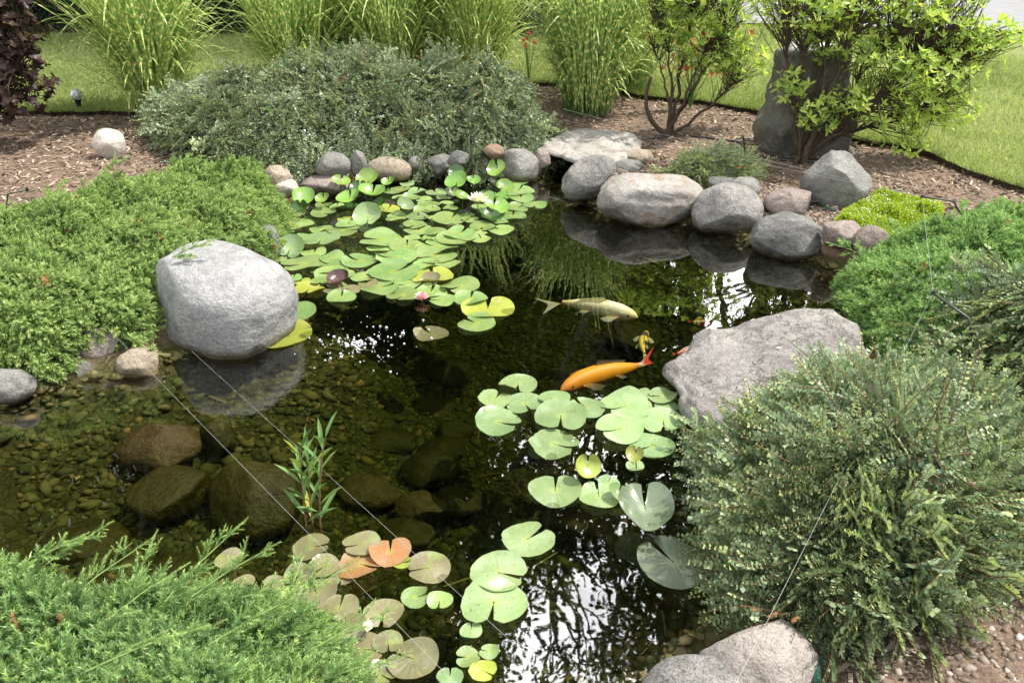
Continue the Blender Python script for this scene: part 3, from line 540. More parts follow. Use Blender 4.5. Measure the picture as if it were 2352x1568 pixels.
def pad(u, v, w, kind='g', notch=None, raised=0., tilt=None, label=None, colony='far', z=None, heart=0., ragged=0., wave=None, stalk=False):
    i = len(PADS); r = rng(900+i)
    z = (.003+.0025*(i % 4)) if z is None else z*.55
    w *= 1.17 if colony == 'far' and not raised else 1.03
    if kind == 'y' and colony == 'far' and not label and i % 2: kind = 'g'
    z += raised; p = P(u, v, z); R = w/2/ppm(u, v, z)
    if notch is None: notch = r.uniform(0, 360)
    ca, sa = math.cos(rad(notch)), math.sin(rad(notch))/math.sin(dep(v)); ang = math.atan2(sa, ca)
    ragged = ragged or (.25 if r.uniform() < .3 else 0)
    cup = .0 if not raised else r.uniform(.5, .95)
    o = link('lily_pad', pad_mesh(R, 40+i, cup, 1.35 if wave is None else wave*1.5, r.uniform(.10, .30), PM[kind], heart, ragged), loc=p)
    if raised: 
        tx, ty = (r.uniform(.1, .6), r.uniform(-.35, .35)) if tilt is None else tilt
        o.rotation_euler = (tx, ty, ang)
        o.rotation_mode = 'XYZ'; o.rotation_euler = (Matrix.Rotation(tx, 3, 'X') @ Matrix.Rotation(ty, 3, 'Y') @ Matrix.Rotation(ang, 3, 'Z')).to_euler()
    else: o.rotation_euler = (r.normal(0, .015), r.normal(0, .015), ang)
    if raised or stalk:
        mb = MB(); g = float(terr(p[0], p[1])[0]); t = np.linspace(0, 1, 7)[:, None]
        e = np.array([r.normal(0, .10)+(.05 if stalk else 0), r.normal(0, .08)-(.12 if stalk else 0), min(g-z, -.12)])
        pts = t*e+np.sin(t*math.pi)*[.03, .0, 0]; pts = (np.array(o.rotation_euler.to_matrix()).T@pts.T).T
        mb.tube(pts, .0024, .0024, 0, 6, .1); s_ = link('stalk', mb.build('stalk', M['reed'], smooth=True), o)
    PADS.append(dict(o=o, u=u, v=v, w=w, kind=kind, raised=raised, label=label, colony=colony, notch=notch)); return o
# far colony: x y w kind notch raised (enlarged-crop pixels)
FAR = '''775 215 160 u 90 .12|1015 195 200 u - .13|1045 312 215 u - .11|930 262 140 k - .09|1190 215 115 u - .06|1420 190 130 g - 0|1770 208 195 u 270 .12|1768 132 140 k - .13|2115 112 165 u 90 .16
2100 160 75 k - .06|1910 200 115 u - .08|2180 258 155 u 200 .08|1815 342 135 u - .06|2085 418 245 u - .05|465 345 190 u - .07|625 358 120 u - .07|430 440 150 k - .08|850 352 200 u - .08|1040 122 105 k - .1
625 472 190 g - 0|630 406 130 g - 0|745 416 120 g - 0|375 490 130 g - 0|375 580 295 g 265 0|610 615 170 g - 0|800 622 240 g 0 0|435 690 180 g - 0|605 702 290 p 275 0|345 778 235 p 250 .02
545 815 180 g - 0|445 910 310 g 190 0|705 860 195 g 285 0|680 945 265 g - 0|255 872 100 g - 0|720 1000 300 g 30 0|370 1030 130 g - 0|430 1065 150 y - 0|505 1122 220 y 255 0|600 1057 150 g - 0
755 1047 180 m - .02|740 1122 200 b - 0|870 1125 140 b - 0|780 1192 215 g 95 0|955 1025 170 y 0 0|1010 1082 140 v - 0|1110 1108 285 g 10 0|1090 985 160 g - 0|1230 978 360 g 20 0|1305 1177 245 g - 0
1355 1077 210 g - 0|1565 1020 320 y - 0|1560 1087 200 b - -.012|1545 1150 235 g - 0|1645 1217 200 g 180 0|1800 1098 290 g 205 0|1885 1202 245 g - 0|2035 1288 380 y 90 0|1935 1417 285 g 155 0
945 882 270 g 170 0|1115 702 320 g 175 0|1055 778 110 g - 0|1140 777 140 g - 0|1345 757 270 g - 0|1245 852 320 g 185 0|1595 767 310 g 165 0|1590 842 320 g 185 0|1510 917 210 g 20 0|1690 907 195 g - 0
1440 625 210 g 90 0|1590 640 180 y - 0|1765 690 290 g - 0|1790 650 240 g - 0|1955 645 140 g - 0|2140 618 200 g - 0|1990 590 190 g - 0|1980 697 150 y - 0|1540 690 130 g - 0|1390 687 120 y - 0
1415 572 180 g - 0|1435 507 170 p 90 0|1560 517 120 g - 0|1725 517 270 g 60 0|1885 530 130 g - 0|2040 507 175 k - .02|2245 500 200 g - 0|2140 547 120 g - 0|2282 432 170 g - 0|2317 345 190 g 90 0
2140 337 160 u - 0|2277 220 190 g - 0|2290 286 250 g - 0|2437 405 170 g - 0|1255 512 165 g 180 0|1010 512 245 p 280 .02|830 532 140 y - 0|825 570 150 g - 0|1180 440 180 y - 0|1325 420 145 p - .05
1530 405 165 g - 0|1475 452 140 g - 0|1680 392 110 g - 0|1715 432 110 g - 0|1590 300 155 p - 0|1430 287 145 p - 0|1490 362 130 g - 0|1305 342 150 g - 0|1200 292 140 g - 0|1655 342 110 g - 0
1725 297 110 p - .03|1345 227 110 p - 0|1300 267 130 g - 0|2015 290 80 g - 0|1870 162 80 g - 0|1000 447 150 g - 0|1110 397 115 k - .05|1880 492 80 y - 0|880 420 140 k - 0|1960 420 120 g - 0|1390 340 130 g - 0|1560 440 120 g - 0'''
SPEC = {(775, 215): 'cupped green pad held highest at the left of the far colony, facing the viewer', (2115, 112): 'tall bright cupped pad in front of the large domed grey stone', (430, 440): 'dark green pad standing almost upright beside the left juniper',
        (345, 778): 'shiny domed grey-green pad at the left edge of the far colony', (505, 1122): 'bright yellow pad split by a notch at its near side, near the granite boulder', (755, 1047): 'dark maroon pad lifting out of the far colony',
        (2035, 1288): 'largest yellow pad at the right end of the near edge of the far colony', (1935, 1417): 'round light pad floating off the yellow one, its notch pointing left', (2085, 418): 'broad cupped pad right beside the white flower',
        (1800, 1098): 'clean oval pad with a neat left notch, right of the pink flower', (1645, 1217): 'light green pad touching the pink flower on its right', (780, 1192): 'lone round pad with its notch at the top, left of the pink flower',
        (1230, 978): 'widest yellow-green pad in the middle of the far colony', (1545, 1150): 'pad just behind the pink flower', (1305, 1177): 'pad just left of the pink flower', (740, 1122): 'olive brown pad lying below the maroon one',
        (375, 580): 'large pad with its notch toward the viewer next to the left bank stone', (2437, 405): 'pad farthest to the right in the far colony', (1565, 1020): 'wide pad with a yellow blotched centre behind the pink flower'}
for ln in FAR.replace('\n', '|').split('|'):
    a = ln.split(); x_, y_, w_ = map(float, a[:3])
    pad(574.2+.26857*x_, 361.8+.26857*y_, .26857*w_, a[3], None if a[4] == '-' else float(a[4]), float(a[5]), label=SPEC.get((int(a[0]), int(a[1]))))
pad(674, 716, 88, 'g', 200, label='oval pale pad off the right side of the granite boulder')
pad(643, 767, 119, 's', 60, label='big yellow-green pad with a brown stain beside the granite boulder')
pad(990, 766, 68, 'b', 150, label='olive pad just below the surface, alone left of the round light pad', z=-.012)
RC = 'right'
def rp(x, y, w, k='p', n=None, **kw): return pad(1091+.26857*x, 804+.26857*y, .26857*w, k, n, colony=RC, stalk=(len(PADS) % 7 == 0), **kw)
rp(370, 288, 312, 'p', 262, label='rear pad of the mint colony, nearest the orange koi on its left')
rp(175, 415, 295, 'p', 60, label='scalloped spotted mint pad at the left of the colony', ragged=.6)
rp(430, 458, 325, 'p', 300, label='mint pad in front of the rear one, notch toward lower right')
rp(680, 412, 260, 'p', 250, label='mint pad directly under the orange koi head')
rp(955, 490, 300, 'p', 150, label='mint pad below the belly of the orange koi')
rp(735, 562, 450, 'p', 262, label='big central mint pad with a curled darker right rim', z=.03)
rp(200, 612, 392, 'p', -15, label='leftmost large mint pad with a torn right edge', ragged=.3)
rp(1290, 475, 435, 'p', 200, label='wide oval mint pad near the flat rock, notch at left', z=.02)
rp(1435, 375, 160, 'p', None, label='small mint pad against the flat rock, rearmost on the right')
rp(1600, 390, 235, 'p', 180, label='mint pad partly under the flat rock, second from the rear', z=.03)
rp(1640, 480, 200, 'p', None, label='mint pad half hidden beneath the flat rock')
rp(1235, 672, 412, 'p', 195, label='pointed heart-shaped mint pad with its notch at left', heart=1., z=.035)
rp(1615, 602, 378, 'p', 250, label='mint pad shaded by the flat rock at the right of the colony', z=.015)
rp(680, 800, 420, 'p', -20, label='ruffled mint pad below the big central one', ragged=.5, wave=1.)
rp(1515, 815, 365, 'p', 195, label='round mint pad at the right front of the colony, left notch')
rp(960, 995, 215, 'y', 90, raised=.06, tilt=(.7, .2), label='young folded green-yellow pad standing out of the water')
rp(1370, 890, 150, 'y', 60, raised=.06, tilt=(.6, -.3), label='yellow young leaf standing beside the round mint pad')
rp(1370, 985, 158, 'p', 130, label='small mint pad in front of the yellow young leaf')
rp(685, 1195, 432, 'p', 82, label='mint heart pad with an upward notch, left of the near trio')
rp(1060, 1245, 340, 'p', 95, label='mint pad in the middle of the near trio', z=.02)
rp(1140, 1130, 190, 'p', 60, label='pale lobe pad showing behind the middle of the near trio', z=.012)
rp(1225, 1240, 200, 'p', 70, raised=.02, tilt=(.1, .3), label='upturned pad squeezed against the biggest heart pad')
rp(1455, 1352, 482, 'd', 84, raised=.07, tilt=(.16, .04), label='biggest heart-shaped pad, grey-green and raised, notch up', heart=1.)
pad(1212, 1237, 116, 'p', 28, colony=RC, label='mint pad with its notch to upper right, between colony and bronze pads', stalk=True)
pad(1546, 1289, 164, 'd', 135, colony=RC, label='large grey-green pad beside the right shrub, notch at upper left', stalk=True)
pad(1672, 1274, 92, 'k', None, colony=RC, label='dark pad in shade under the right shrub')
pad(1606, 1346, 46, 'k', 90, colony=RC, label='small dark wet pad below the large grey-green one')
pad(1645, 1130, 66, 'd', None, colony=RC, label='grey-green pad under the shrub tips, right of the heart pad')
NC = 'near'
def np_(x, y, w, k='b', n=None, **kw): return pad(574.2+.26857*x, 1148.4+.26857*y, .26857*w, k, n, colony=NC, **kw)
np_(2130, 618, 480, 'p', -10, label='upper one of two big overlapping mint pads at bottom centre', ragged=.25)
np_(2085, 872, 540, 'p', 262, label='lower one of two big overlapping mint pads, notch toward the viewer', z=.028)
np_(1890, 1112, 188, 'p', 88, label='small mint pad below the overlapping pair')
np_(1860, 1337, 212, 'g', 185, label='left pad of the four small bright ones at the bottom')
np_(2045, 1292, 165, 'g', 170, label='right upper pad of the four small bright ones at the bottom')
np_(1995, 1452, 232, 'y', None, label='yellow pad with brown edge among the four small bottom pads', ragged=.4, z=.02)
np_(1710, 1512, 222, 'p', 92, label='lowest small mint pad cut by the bottom edge')
np_(1412, 826, 238, 'g', 5, label='left of the two small bright green pads side by side')
np_(1625, 852, 212, 'g', 262, label='right of the two small bright green pads side by side')
np_(1525, 577, 375, 'b', 188, label='large olive bronze pad right of the orange pads')
np_(530, 396, 312, 'v', 5, label='rearmost bronze pad at left, notch to the right')
np_(955, 372, 312, 'b', 195, label='olive pad lying over the orange pads', z=.03)
np_(950, 545, 395, 'o', None, label='left orange dying pad', ragged=.3)
np_(1200, 437, 350, 'o', 100, label='right orange-red blotched pad', z=.018)
np_(1295, 527, 165, 'y', None, label='small bright yellow pad peeking below the orange-red one')
np_(640, 562, 262, 'v', 215, label='purple bronze pad left of the orange pad', z=.02)
np_(420, 632, 262, 'b', 250, label='bronze pad with yellow veins, second from left in its row')
np_(200, 717, 200, 'v', 185, label='small purple bronze pad at left, near the juniper tips')
np_(780, 672, 202, 'b', 265, label='small round bronze pad below the orange pad')
np_(570, 792, 345, 'v', 130, label='large dull purple pad behind juniper tips')
np_(765, 925, 335, 'v', None, label='purple bronze pad with a shiny right rim behind juniper tips', z=.022)
np_(1142, 962, 332, 'b', 268, label='round bronze pad with its notch toward the viewer, beside a white petal')
np_(825, 1085, 335, 'v', None, label='bronze pad above the white petal, half under juniper', z=.03)
np_(980, 1275, 340, 'v', None, label='purple pad left of the biggest bottom bronze pad', z=.012)
np_(1180, 1212, 250, 'b', None, label='olive bronze pad wedged behind the biggest bottom bronze pad')
np_(1395, 1352, 425, 'v', 165, label='biggest bronze pad at the bottom, notch at upper left', z=.022)
np_(1115, 1485, 290, 'b', None, label='bronze pad cut by the bottom edge beside the juniper', z=.016)
np_(520, 1220, 230, 'v', None, label='purple pad glimpsed through the near juniper')
np_(-180, 500, 235, 'b', None, label='olive pad above the near juniper tips, leftmost of the bronze ones', z=.02)
np_(-55, 705, 190, 'v', None, label='purple pad just above the near juniper tips')
np_(335, 792, 140, 'y', None, label='small yellow-green pad at the juniper edge')
GRP = {'far': 'lily pads of the far colony', 'right': 'lily pads of the mint green colony', 'near': 'lily pads of the near bronze colony'}
KN = {'g': 'pale green', 'u': 'cupped bright green', 'y': 'yellowing', 'p': 'mint green', 'b': 'olive brown', 'v': 'purplish', 'o': 'orange', 'd': 'grey-green', 'k': 'dark green', 'm': 'maroon', 's': 'stained'}
ROWS = ['farthest', 'second', 'third', 'fourth', 'fifth', 'sixth', 'seventh', 'eighth', 'nearest']
ORD = ['leftmost'] + [f'{x} from left' for x in 'second third fourth fifth sixth seventh eighth ninth tenth eleventh twelfth thirteenth fourteenth fifteenth sixteenth seventeenth eighteenth nineteenth twentieth'.split()]
fp = sorted([p for p in PADS if p['colony'] == 'far'], key=lambda p: p['v']); m_ = len(fp)/9
for k in range(9):
    for j, p in enumerate(sorted(fp[int(k*m_):int((k+1)*m_)], key=lambda p: p['u'])):
        if not p['label']: p['label'] = f"{KN[p['kind']]} {'raised' if p['raised'] > .03 else 'floating'} pad, {ORD[j]} in the {ROWS[k]} row of the far colony"
for p in PADS: tag(p['o'], p['label'], 'lily pad', GRP[p['colony']])
# ------------------------------------------------------------------ water lily flowers
def flower(name, u, v, z, R, mat, label, bud=False):
    p = P(u, v, z); t = thing(name, label, 'flower', p); r = rng(int(u))
    pet = (np.array([[0, 0, 0], [.17, .35, .05], [.15, .72, .1], [0, 1, .16], [-.15, .72, .1], [-.17, .35, .05]]), np.array([[0, 1, 2, 3], [0, 3, 4, 5]]), np.array([.2, .6, .8, 1, .8, .6])*.8)
    mb = MB()
    for n, el, s, z0 in ((10, 18, 1., 0), (9, 38, .92, .004), (8, 58, .8, .008), (6, 72, .62, .01)):
        a = np.arange(n)*2*math.pi/n+r.uniform(0, 6); e = rad(el)+r.normal(0, .08, n)
        d = np.stack([np.cos(a)*np.cos(e), np.sin(a)*np.cos(e), np.sin(e)], 1); up = np.stack([-np.cos(a)*np.sin(e), -np.sin(a)*np.sin(e), np.cos(e)], 1)
        mb.inst(pet, np.tile([0, 0, z0], (n, 1)), frames(d, up), np.full(n, R*s), 0, r.uniform(0, .2, n))
    link('petals', mb.build('petals', mat), t); mb = MB()
    for k in range(26):
        a = r.uniform(0, 6.3); q = R*.22*r.uniform(.2, 1); mb.tube([[q*.6*math.cos(a), q*.6*math.sin(a), .006], [q*math.cos(a), q*math.sin(a), R*.42]], R*.025, R*.02, 0, 4)
    link('stamens', mb.build('stamens', M['ypet']), t)
    mb = MB(); mb.tube([[0, 0, .004], [.01, .02, -.2]], .004, .004, 0, 6); link('stalk', mb.build('stalk', M['reed']), t)
flower('water_lily', 1097, 466, .09, .10, M['wpet'], 'white many-petalled water lily among the far pads')
flower('water_lily', 969, 688, .015, .055, M['ppet'], 'pink water lily at the near edge of the far colony')
flower('water_lily', 1636, 1098, .04, .03, M['ppet'], 'small pink bloom poking out under the right shrub tips')
# ------------------------------------------------------------------ koi
def koimat(name, stops, blot=None):
    m, t, o = newmat(name); L = t.links.new; a = N(t, 'ShaderNodeAttribute', attribute_name='along'); r_ = ramp(t, stops); L(a.outputs['Fac'], r_.inputs[0])
    tcn = N(t, 'ShaderNodeTexCoord'); n = noisen(t, 18, 3, .5, tcn.outputs['Object']); b = prin(t, .5, .4); src = r_.outputs[0]
    if blot:
        rb = ramp(t, [(.54, (0, 0, 0)), (.57, (1, 1, 1))]); L(n.outputs[0], rb.inputs[0]); mx = mixc(t); L(rb.outputs[0], mx.inputs[0]); L(src, mx.inputs[6]); mx.inputs[7].default_value = (*blot, 1); src = mx.outputs[2]
    vo = N(t, 'ShaderNodeTexVoronoi'); vo.inputs['Scale'].default_value = 110; L(tcn.outputs['Object'], vo.inputs['Vector']); bp = N(t, 'ShaderNodeBump'); bp.inputs['Strength'].default_value = .2; bp.inputs['Distance'].default_value = .002; L(vo.outputs[0], bp.inputs['Height']); L(bp.outputs[0], b.inputs['Normal'])
    L(src, b.inputs['Base Color']); L(b.outputs[0], o.inputs[0]); return m
def koi(label, pts, z, wid, mat, finmat, tail, tailmat=None):
    """pts: spine pixels head to tail root; tail: two tip pixels"""
    W_ = np.array([P(u, v, z) for u, v in pts]); t = np.linspace(0, 1, len(W_)); tf = np.linspace(0, 1, 30)
    sp = np.stack([np.interp(tf, t, W_[:, k]) for k in range(3)], 1)
    for _ in range(5): sp[1:-1] = (sp[:-2]+2*sp[1:-1]+sp[2:])/4
    base = sp[14].copy(); th = thing('koi', label, 'fish', base, 'koi in the pond'); sp -= base
    d = np.gradient(sp, axis=0); d /= np.linalg.norm(d, axis=1, keepdims=True); sd = np.stack([-d[:, 1], d[:, 0], d[:, 2]*0], 1)
    q = wid/2/ppm(*pts[len(pts)//2], z)
    prof = np.interp(tf, [0, .03, .1, .25, .42, .6, .8, .93, 1], [.12, .38, .66, .94, 1., .86, .5, .30, .26])*q
    ns = 14; a = np.arange(ns)*2*math.pi/ns; mb = MB()
    V = sp[:, None]+prof[:, None, None]*(np.cos(a)[None, :, None]*sd[:, None]+1.15*np.sin(a)[None, :, None]*np.array([0, 0, 1.])[None, None])
    i = np.arange(29)[:, None]*ns; j = np.arange(ns)[None]; k = (j+1) % ns; mb.add(V.reshape(-1, 3), np.stack([i+j, i+k, i+ns+k, i+ns+j], -1).reshape(-1, 4), 0, .5, np.repeat(tf, ns))
    mb.add(np.vstack([V[0], sp[0]-d[0]*q*.12]), [[x, (x+1) % ns, ns] for x in range(ns)], 0, .5, 0.); link('body', mb.build('body', mat, smooth=True), th)
    def fin(name, root0, root1, tips, droop=0., along=1., fm=None):
        n = 10; tt_ = np.linspace(0, 1, n)[:, None]; A = np.array(root0)*(1-tt_)+np.array(root1)*tt_; T = np.array(tips, float); x = np.linspace(0, 1, len(T)); B = np.stack([np.interp(tt_[:, 0], x, T[:, c]) for c in range(3)], 1)
        G = np.array([A+(B-A)*s+np.array([0, 0, droop*s*s]) for s in np.linspace(0, 1, 6)]); mb = MB(); i = (np.arange(5)[:, None]*n+np.arange(n-1)[None]).ravel()
        mb.add(G.reshape(-1, 3), np.stack([i, i+1, i+n+1, i+n], -1), 0, np.repeat(np.linspace(0, 1, 6), n), along); link(name, mb.build(name, fm or finmat, smooth=True), th)
    Tt = [P(u, v, z)-base for u, v in tail]; e = sp[-1]; mid = (Tt[0]+Tt[1])/2*.55+e*.45
    fin('tail_fin', e+sd[-1]*prof[-1], e-sd[-1]*prof[-1], [Tt[0], mid, Tt[1]], fm=tailmat)
    fin('dorsal_fin', sp[11]+[0, 0, prof[11]], sp[20]+[0, 0, prof[20]], [sp[13]+[0, 0, prof[13]+q*.6]+sd[13]*q*.3, sp[22]+[0, 0, prof[21]+q*.25]+sd[22]*q*.3])
    for s in (-1, 1):
        fin('pectoral_fin', sp[6]+s*sd[6]*prof[6]*.9, sp[8]+s*sd[8]*prof[8]*.9, [sp[8]+s*sd[8]*q*2.1, sp[10]+s*sd[10]*q*2.25, sp[12]+s*sd[12]*q*1.8, sp[11]+s*sd[11]*q*1.2], -.012)
        fin('pelvic_fin', sp[16]+s*sd[16]*prof[16]*.9, sp[17]+s*sd[17]*prof[17]*.9, [sp[18]+s*sd[18]*q*1.35, sp[20]+s*sd[20]*q*1.3, sp[20]+s*sd[20]*q*.9], -.012)
        V, Fc = ico(2); mb = MB(); mb.add(V*q*.11+sp[3]+s*sd[3]*prof[3]*.9+[0, 0, prof[3]*.4], Fc, 0); link('eye', mb.build('eye', M['black'], smooth=True), th)
finw = leafmat('pale_fin', [(0, (.75, .50, .16)), (.5, (.62, .56, .42)), (1, (.45, .42, .34))], .5, .4, .3, 1.)
fino = leafmat('red_white_fin', [(0, (.80, .75, .70)), (.45, (.75, .10, .04)), (1, (.7, .06, .03))], .5, .3, .3, 1.)
finop = leafmat('pale_orange_fin', [(0, (.75, .33, .06)), (.5, (.22, .15, .07)), (1, (.08, .07, .045))], .5, .4, .3, 1.)
KW = koimat('pale_gold_koi_skin', [(0, (.88, .72, .34)), (.2, (.97, .90, .66)), (.8, (.94, .84, .55)), (1, (.85, .55, .15))])
KO = koimat('orange_koi_skin', [(0, (.85, .28, .05)), (.25, (.90, .34, .02)), (.8, (.90, .40, .02)), (.93, (.85, .30, .05)), (1, (.85, .7, .6))])
KR = koimat('red_white_koi_skin', [(0, (.7, .12, .05)), (.5, (.8, .7, .6)), (1, (.7, .1, .05))], (.65, .06, .04))
KY = koimat('yellow_black_koi_skin', [(0, (.80, .55, .05)), (1, (.7, .5, .1))], (.05, .05, .04))
koi('long pale gold koi with a wide sheer tail, near the surface in mid pond', [(1464, 729), (1425, 719), (1375, 708), (1325, 700), (1292, 695)], -.085, 42, KW, finw, [(1226, 684), (1246, 722)])
koi('bright orange koi with a red tail swimming toward the mint pads', [(1288, 897), (1330, 874), (1390, 856), (1440, 846), (1472, 838)], -.085, 44, KO, finop, [(1503, 795), (1500, 834)], fino)
koi('yellow and black koi head showing near the red tail', [(1486, 762), (1478, 778), (1474, 795), (1480, 812)], -.1, 22, KY, finw, [(1490, 822), (1478, 824)])
koi('red and white koi deep under the reflected leaves', [(1634, 742), (1612, 740), (1590, 738)], -.14, 12, KR, fino, [(1578, 734), (1578, 741)])
koi('red koi mostly hidden under the flat rock', [(1622, 800), (1595, 802), (1570, 808), (1556, 812)], -.04, 20, KR, fino, [(1540, 808), (1542, 818)])
# splash bubbles
r = rng(77); n = 180; a = r.uniform(0, 6.3, n); q = np.abs(r.normal(0, .16, n))+.01; V, Fc = ico(1)
pc = SPL+np.stack([np.cos(a)*q*1.25, np.sin(a)*q*1.0, r.uniform(0, .004, n)], 1); M['bub'] = plain('white_water_drops', (.55, .58, .58), .15, .8, .05)
mb = MB(); mb.inst((V, Fc, np.zeros(len(V))), pc, np.tile(np.eye(3), (n, 1, 1)), r.gamma(4, .0011, n)*np.where(q < .08, 1.4, 1), 0)
struct('splash_bubbles', mb.build('splash_bubbles', M['bub'], smooth=True), 'stuff', 'white bubbles where the fountain jet bursts on the water', 'bubbles')
# ------------------------------------------------------------------ plants
def sprig_cot(seed, n=15, lw=.36, ls=.115):
    """a twig one unit long with two rows of small oval leaves -> (leaf template, twig template)"""
    r = rng(seed); y = np.linspace(.06, 1, n); V = []; Fc = []; T = []
    leaf = np.array([[0, 0, 0], [lw, .3, .10], [lw, .7, .12], [0, 1, .02], [-lw, .7, .12], [-lw, .3, .10]]); k = 0
    for i, t in enumerate(y):
        for s in (-1, 1):
            d = np.array([[s*r.uniform(.7, 1.), r.uniform(.35, .9), r.uniform(.05, .7)]]); R = frames(d, np.array([[r.normal(0, .4), r.normal(0, .4), 1.]]))[0]
            b = np.array([0, t+r.normal(0, .012), -.14*t*t]); V.append(leaf@R.T*ls*r.uniform(.75, 1.2)*(1-.35*(t > .9))+b)
            Fc += [[k, k+1, k+2, k+3], [k, k+3, k+4, k+5]]; T += [r.normal(0, .13)+.28*max(0, t-.72)/.28]*6; k += 6
    L_ = (np.concatenate(V), np.array(Fc), np.array(T))
    t = np.linspace(0, 1, 5); c = np.stack([0*t, t, -.14*t*t], 1); w = .012*(1.2-t)[:, None]
    tv = np.concatenate([c+w*[1, 0, .3], c+w*[-1, 0, .3], c+w*[0, 0, -1]]); f = []
    for i in range(4):
        for a_, b_ in ((0, 5), (5, 10), (10, 0)): f.append([a_+i, a_+i+1, b_+i+1, b_+i])
    return L_, (tv, np.array(f), np.zeros(15))
def sprig_jun(seed, n=46, ln=.20, w=.028, side=5):
    """a shoot one unit long: needles all round and a few side shoots"""
    r = rng(seed); V = []; T = []
    def shoot(p, d, L_, n, tb):
        d = np.array(d)/np.linalg.norm(d)
        for i in range(n):
            t = (i+.5)/n; a = i*2.4+r.normal(0, .4); ref = np.array([0, 0, 1.]) if abs(d[2]) < .9 else np.array([1., 0, 0]); x = np.cross(d, ref); x /= np.linalg.norm(x); z = np.cross(x, d)
            o = math.cos(a)*x+math.sin(a)*z; nd = d*r.uniform(.6, 1)+o*r.uniform(.6, .9); nd /= np.linalg.norm(nd); l = ln*(1.1-.55*t)*L_**.4*r.uniform(.8, 1.2); b = p+d*t*L_; sdv = np.cross(nd, o); sdv /= np.linalg.norm(sdv)+1e-9
            V.extend([b-sdv*w*.5, b+sdv*w*.5, b+nd*l*.55+sdv*w*.55, b+nd*l]); T.extend([tb+.30*t+r.normal(0, .06)]*4)
    shoot(np.zeros(3), [0, 1, .0], 1., n, -.12)
    for k in range(side):
        t = r.uniform(.15, .75); shoot(np.array([0, t, 0]), [r.choice([-1, 1])*r.uniform(.4, .8), .75, r.normal(0, .35)], .5*(1.1-t), n//3, -.06)
    V = np.array(V); k = len(V)//4; return V, np.arange(k*4).reshape(k, 4), np.array(T)
def wand(seed, nodes, nside, sn, ls, lw=.4, sl=.30, arch=.16):
    """a long arching twig: paired small leaves along it and along its side shoots"""
    r = rng(seed); LV = []; LT = []; tw = MB()
    leaf = np.array([[0, 0, 0], [lw, .5, .12], [0, 1, .02], [-lw, .5, .12]])
    def shoot(b, d, L_, n, w, tb):
        d = np.array(d, float); d /= np.linalg.norm(d); x = np.cross(d, [0, 0, 1.]); x /= np.linalg.norm(x); z = np.cross(x, d); y = np.linspace(.03, 1, n); cu = lambda t: b+d*t*L_-np.array([0, 0, arch])*L_*t*t
        for t in y:
            for s in (-1, 1):
                nd = d*r.uniform(.3, .9)+s*x*r.uniform(.6, 1)+z*r.uniform(.0, .7); R = frames(nd[None], (z+rnorm(r, 1)[0]*.5)[None])[0]
                LV.append(leaf@R.T*ls*r.uniform(.7, 1.2)*(1-.35*(t > .93))+cu(t)); LT.extend([tb+r.normal(0, .1)+.34*max(0, t-.75)/.25]*4)
        p = np.array([cu(t) for t in np.linspace(0, 1, 6)]); tw.tube(p, w, w*.4, 0, 3)
    shoot(np.zeros(3), [0, 1, 0], 1., nodes, .007, 0)
    for k in range(nside):
        t = .12+.75*k/nside; s = 1 if k % 2 else -1; shoot(np.array([0, t, -arch*t*t]), [s*r.uniform(.5, 1.), r.uniform(.8, 1.2), r.uniform(-.1, .5)], sl*r.uniform(.6, 1.2)*(1.15-.5*t), sn, .004, -.04)
    V = np.concatenate(LV); k = len(V)//4; TV = np.concatenate(tw.V); F4 = np.concatenate([f for f in tw.F[4] if len(f)])
    return (V, np.arange(k*4).reshape(k, 4), np.array(LT)), (TV, F4, np.zeros(len(TV)))
COT = [wand(s, 34, 8, 11, .034) for s in range(4)]; COTF = [wand(s+20, 18, 6, 7, .052, .42) for s in range(3)]
JUN = [sprig_jun(s) for s in range(4)]; JUNF = [sprig_jun(s+10, 34, .24, .042, 4) for s in range(3)]; JUNN = [sprig_jun(s+30, 54, .19, .024, 3) for s in range(4)]
def resample_poly(pts, n=6):
    out = []
    for i in range(len(pts)):
        a, b = np.array(pts[i]), np.array(pts[(i+1) % len(pts)])
        for k in range(n): out.append(a+(b-a)*k/n)
    return np.array(out)
RUN = []
def runners(*a): RUN.append(a)
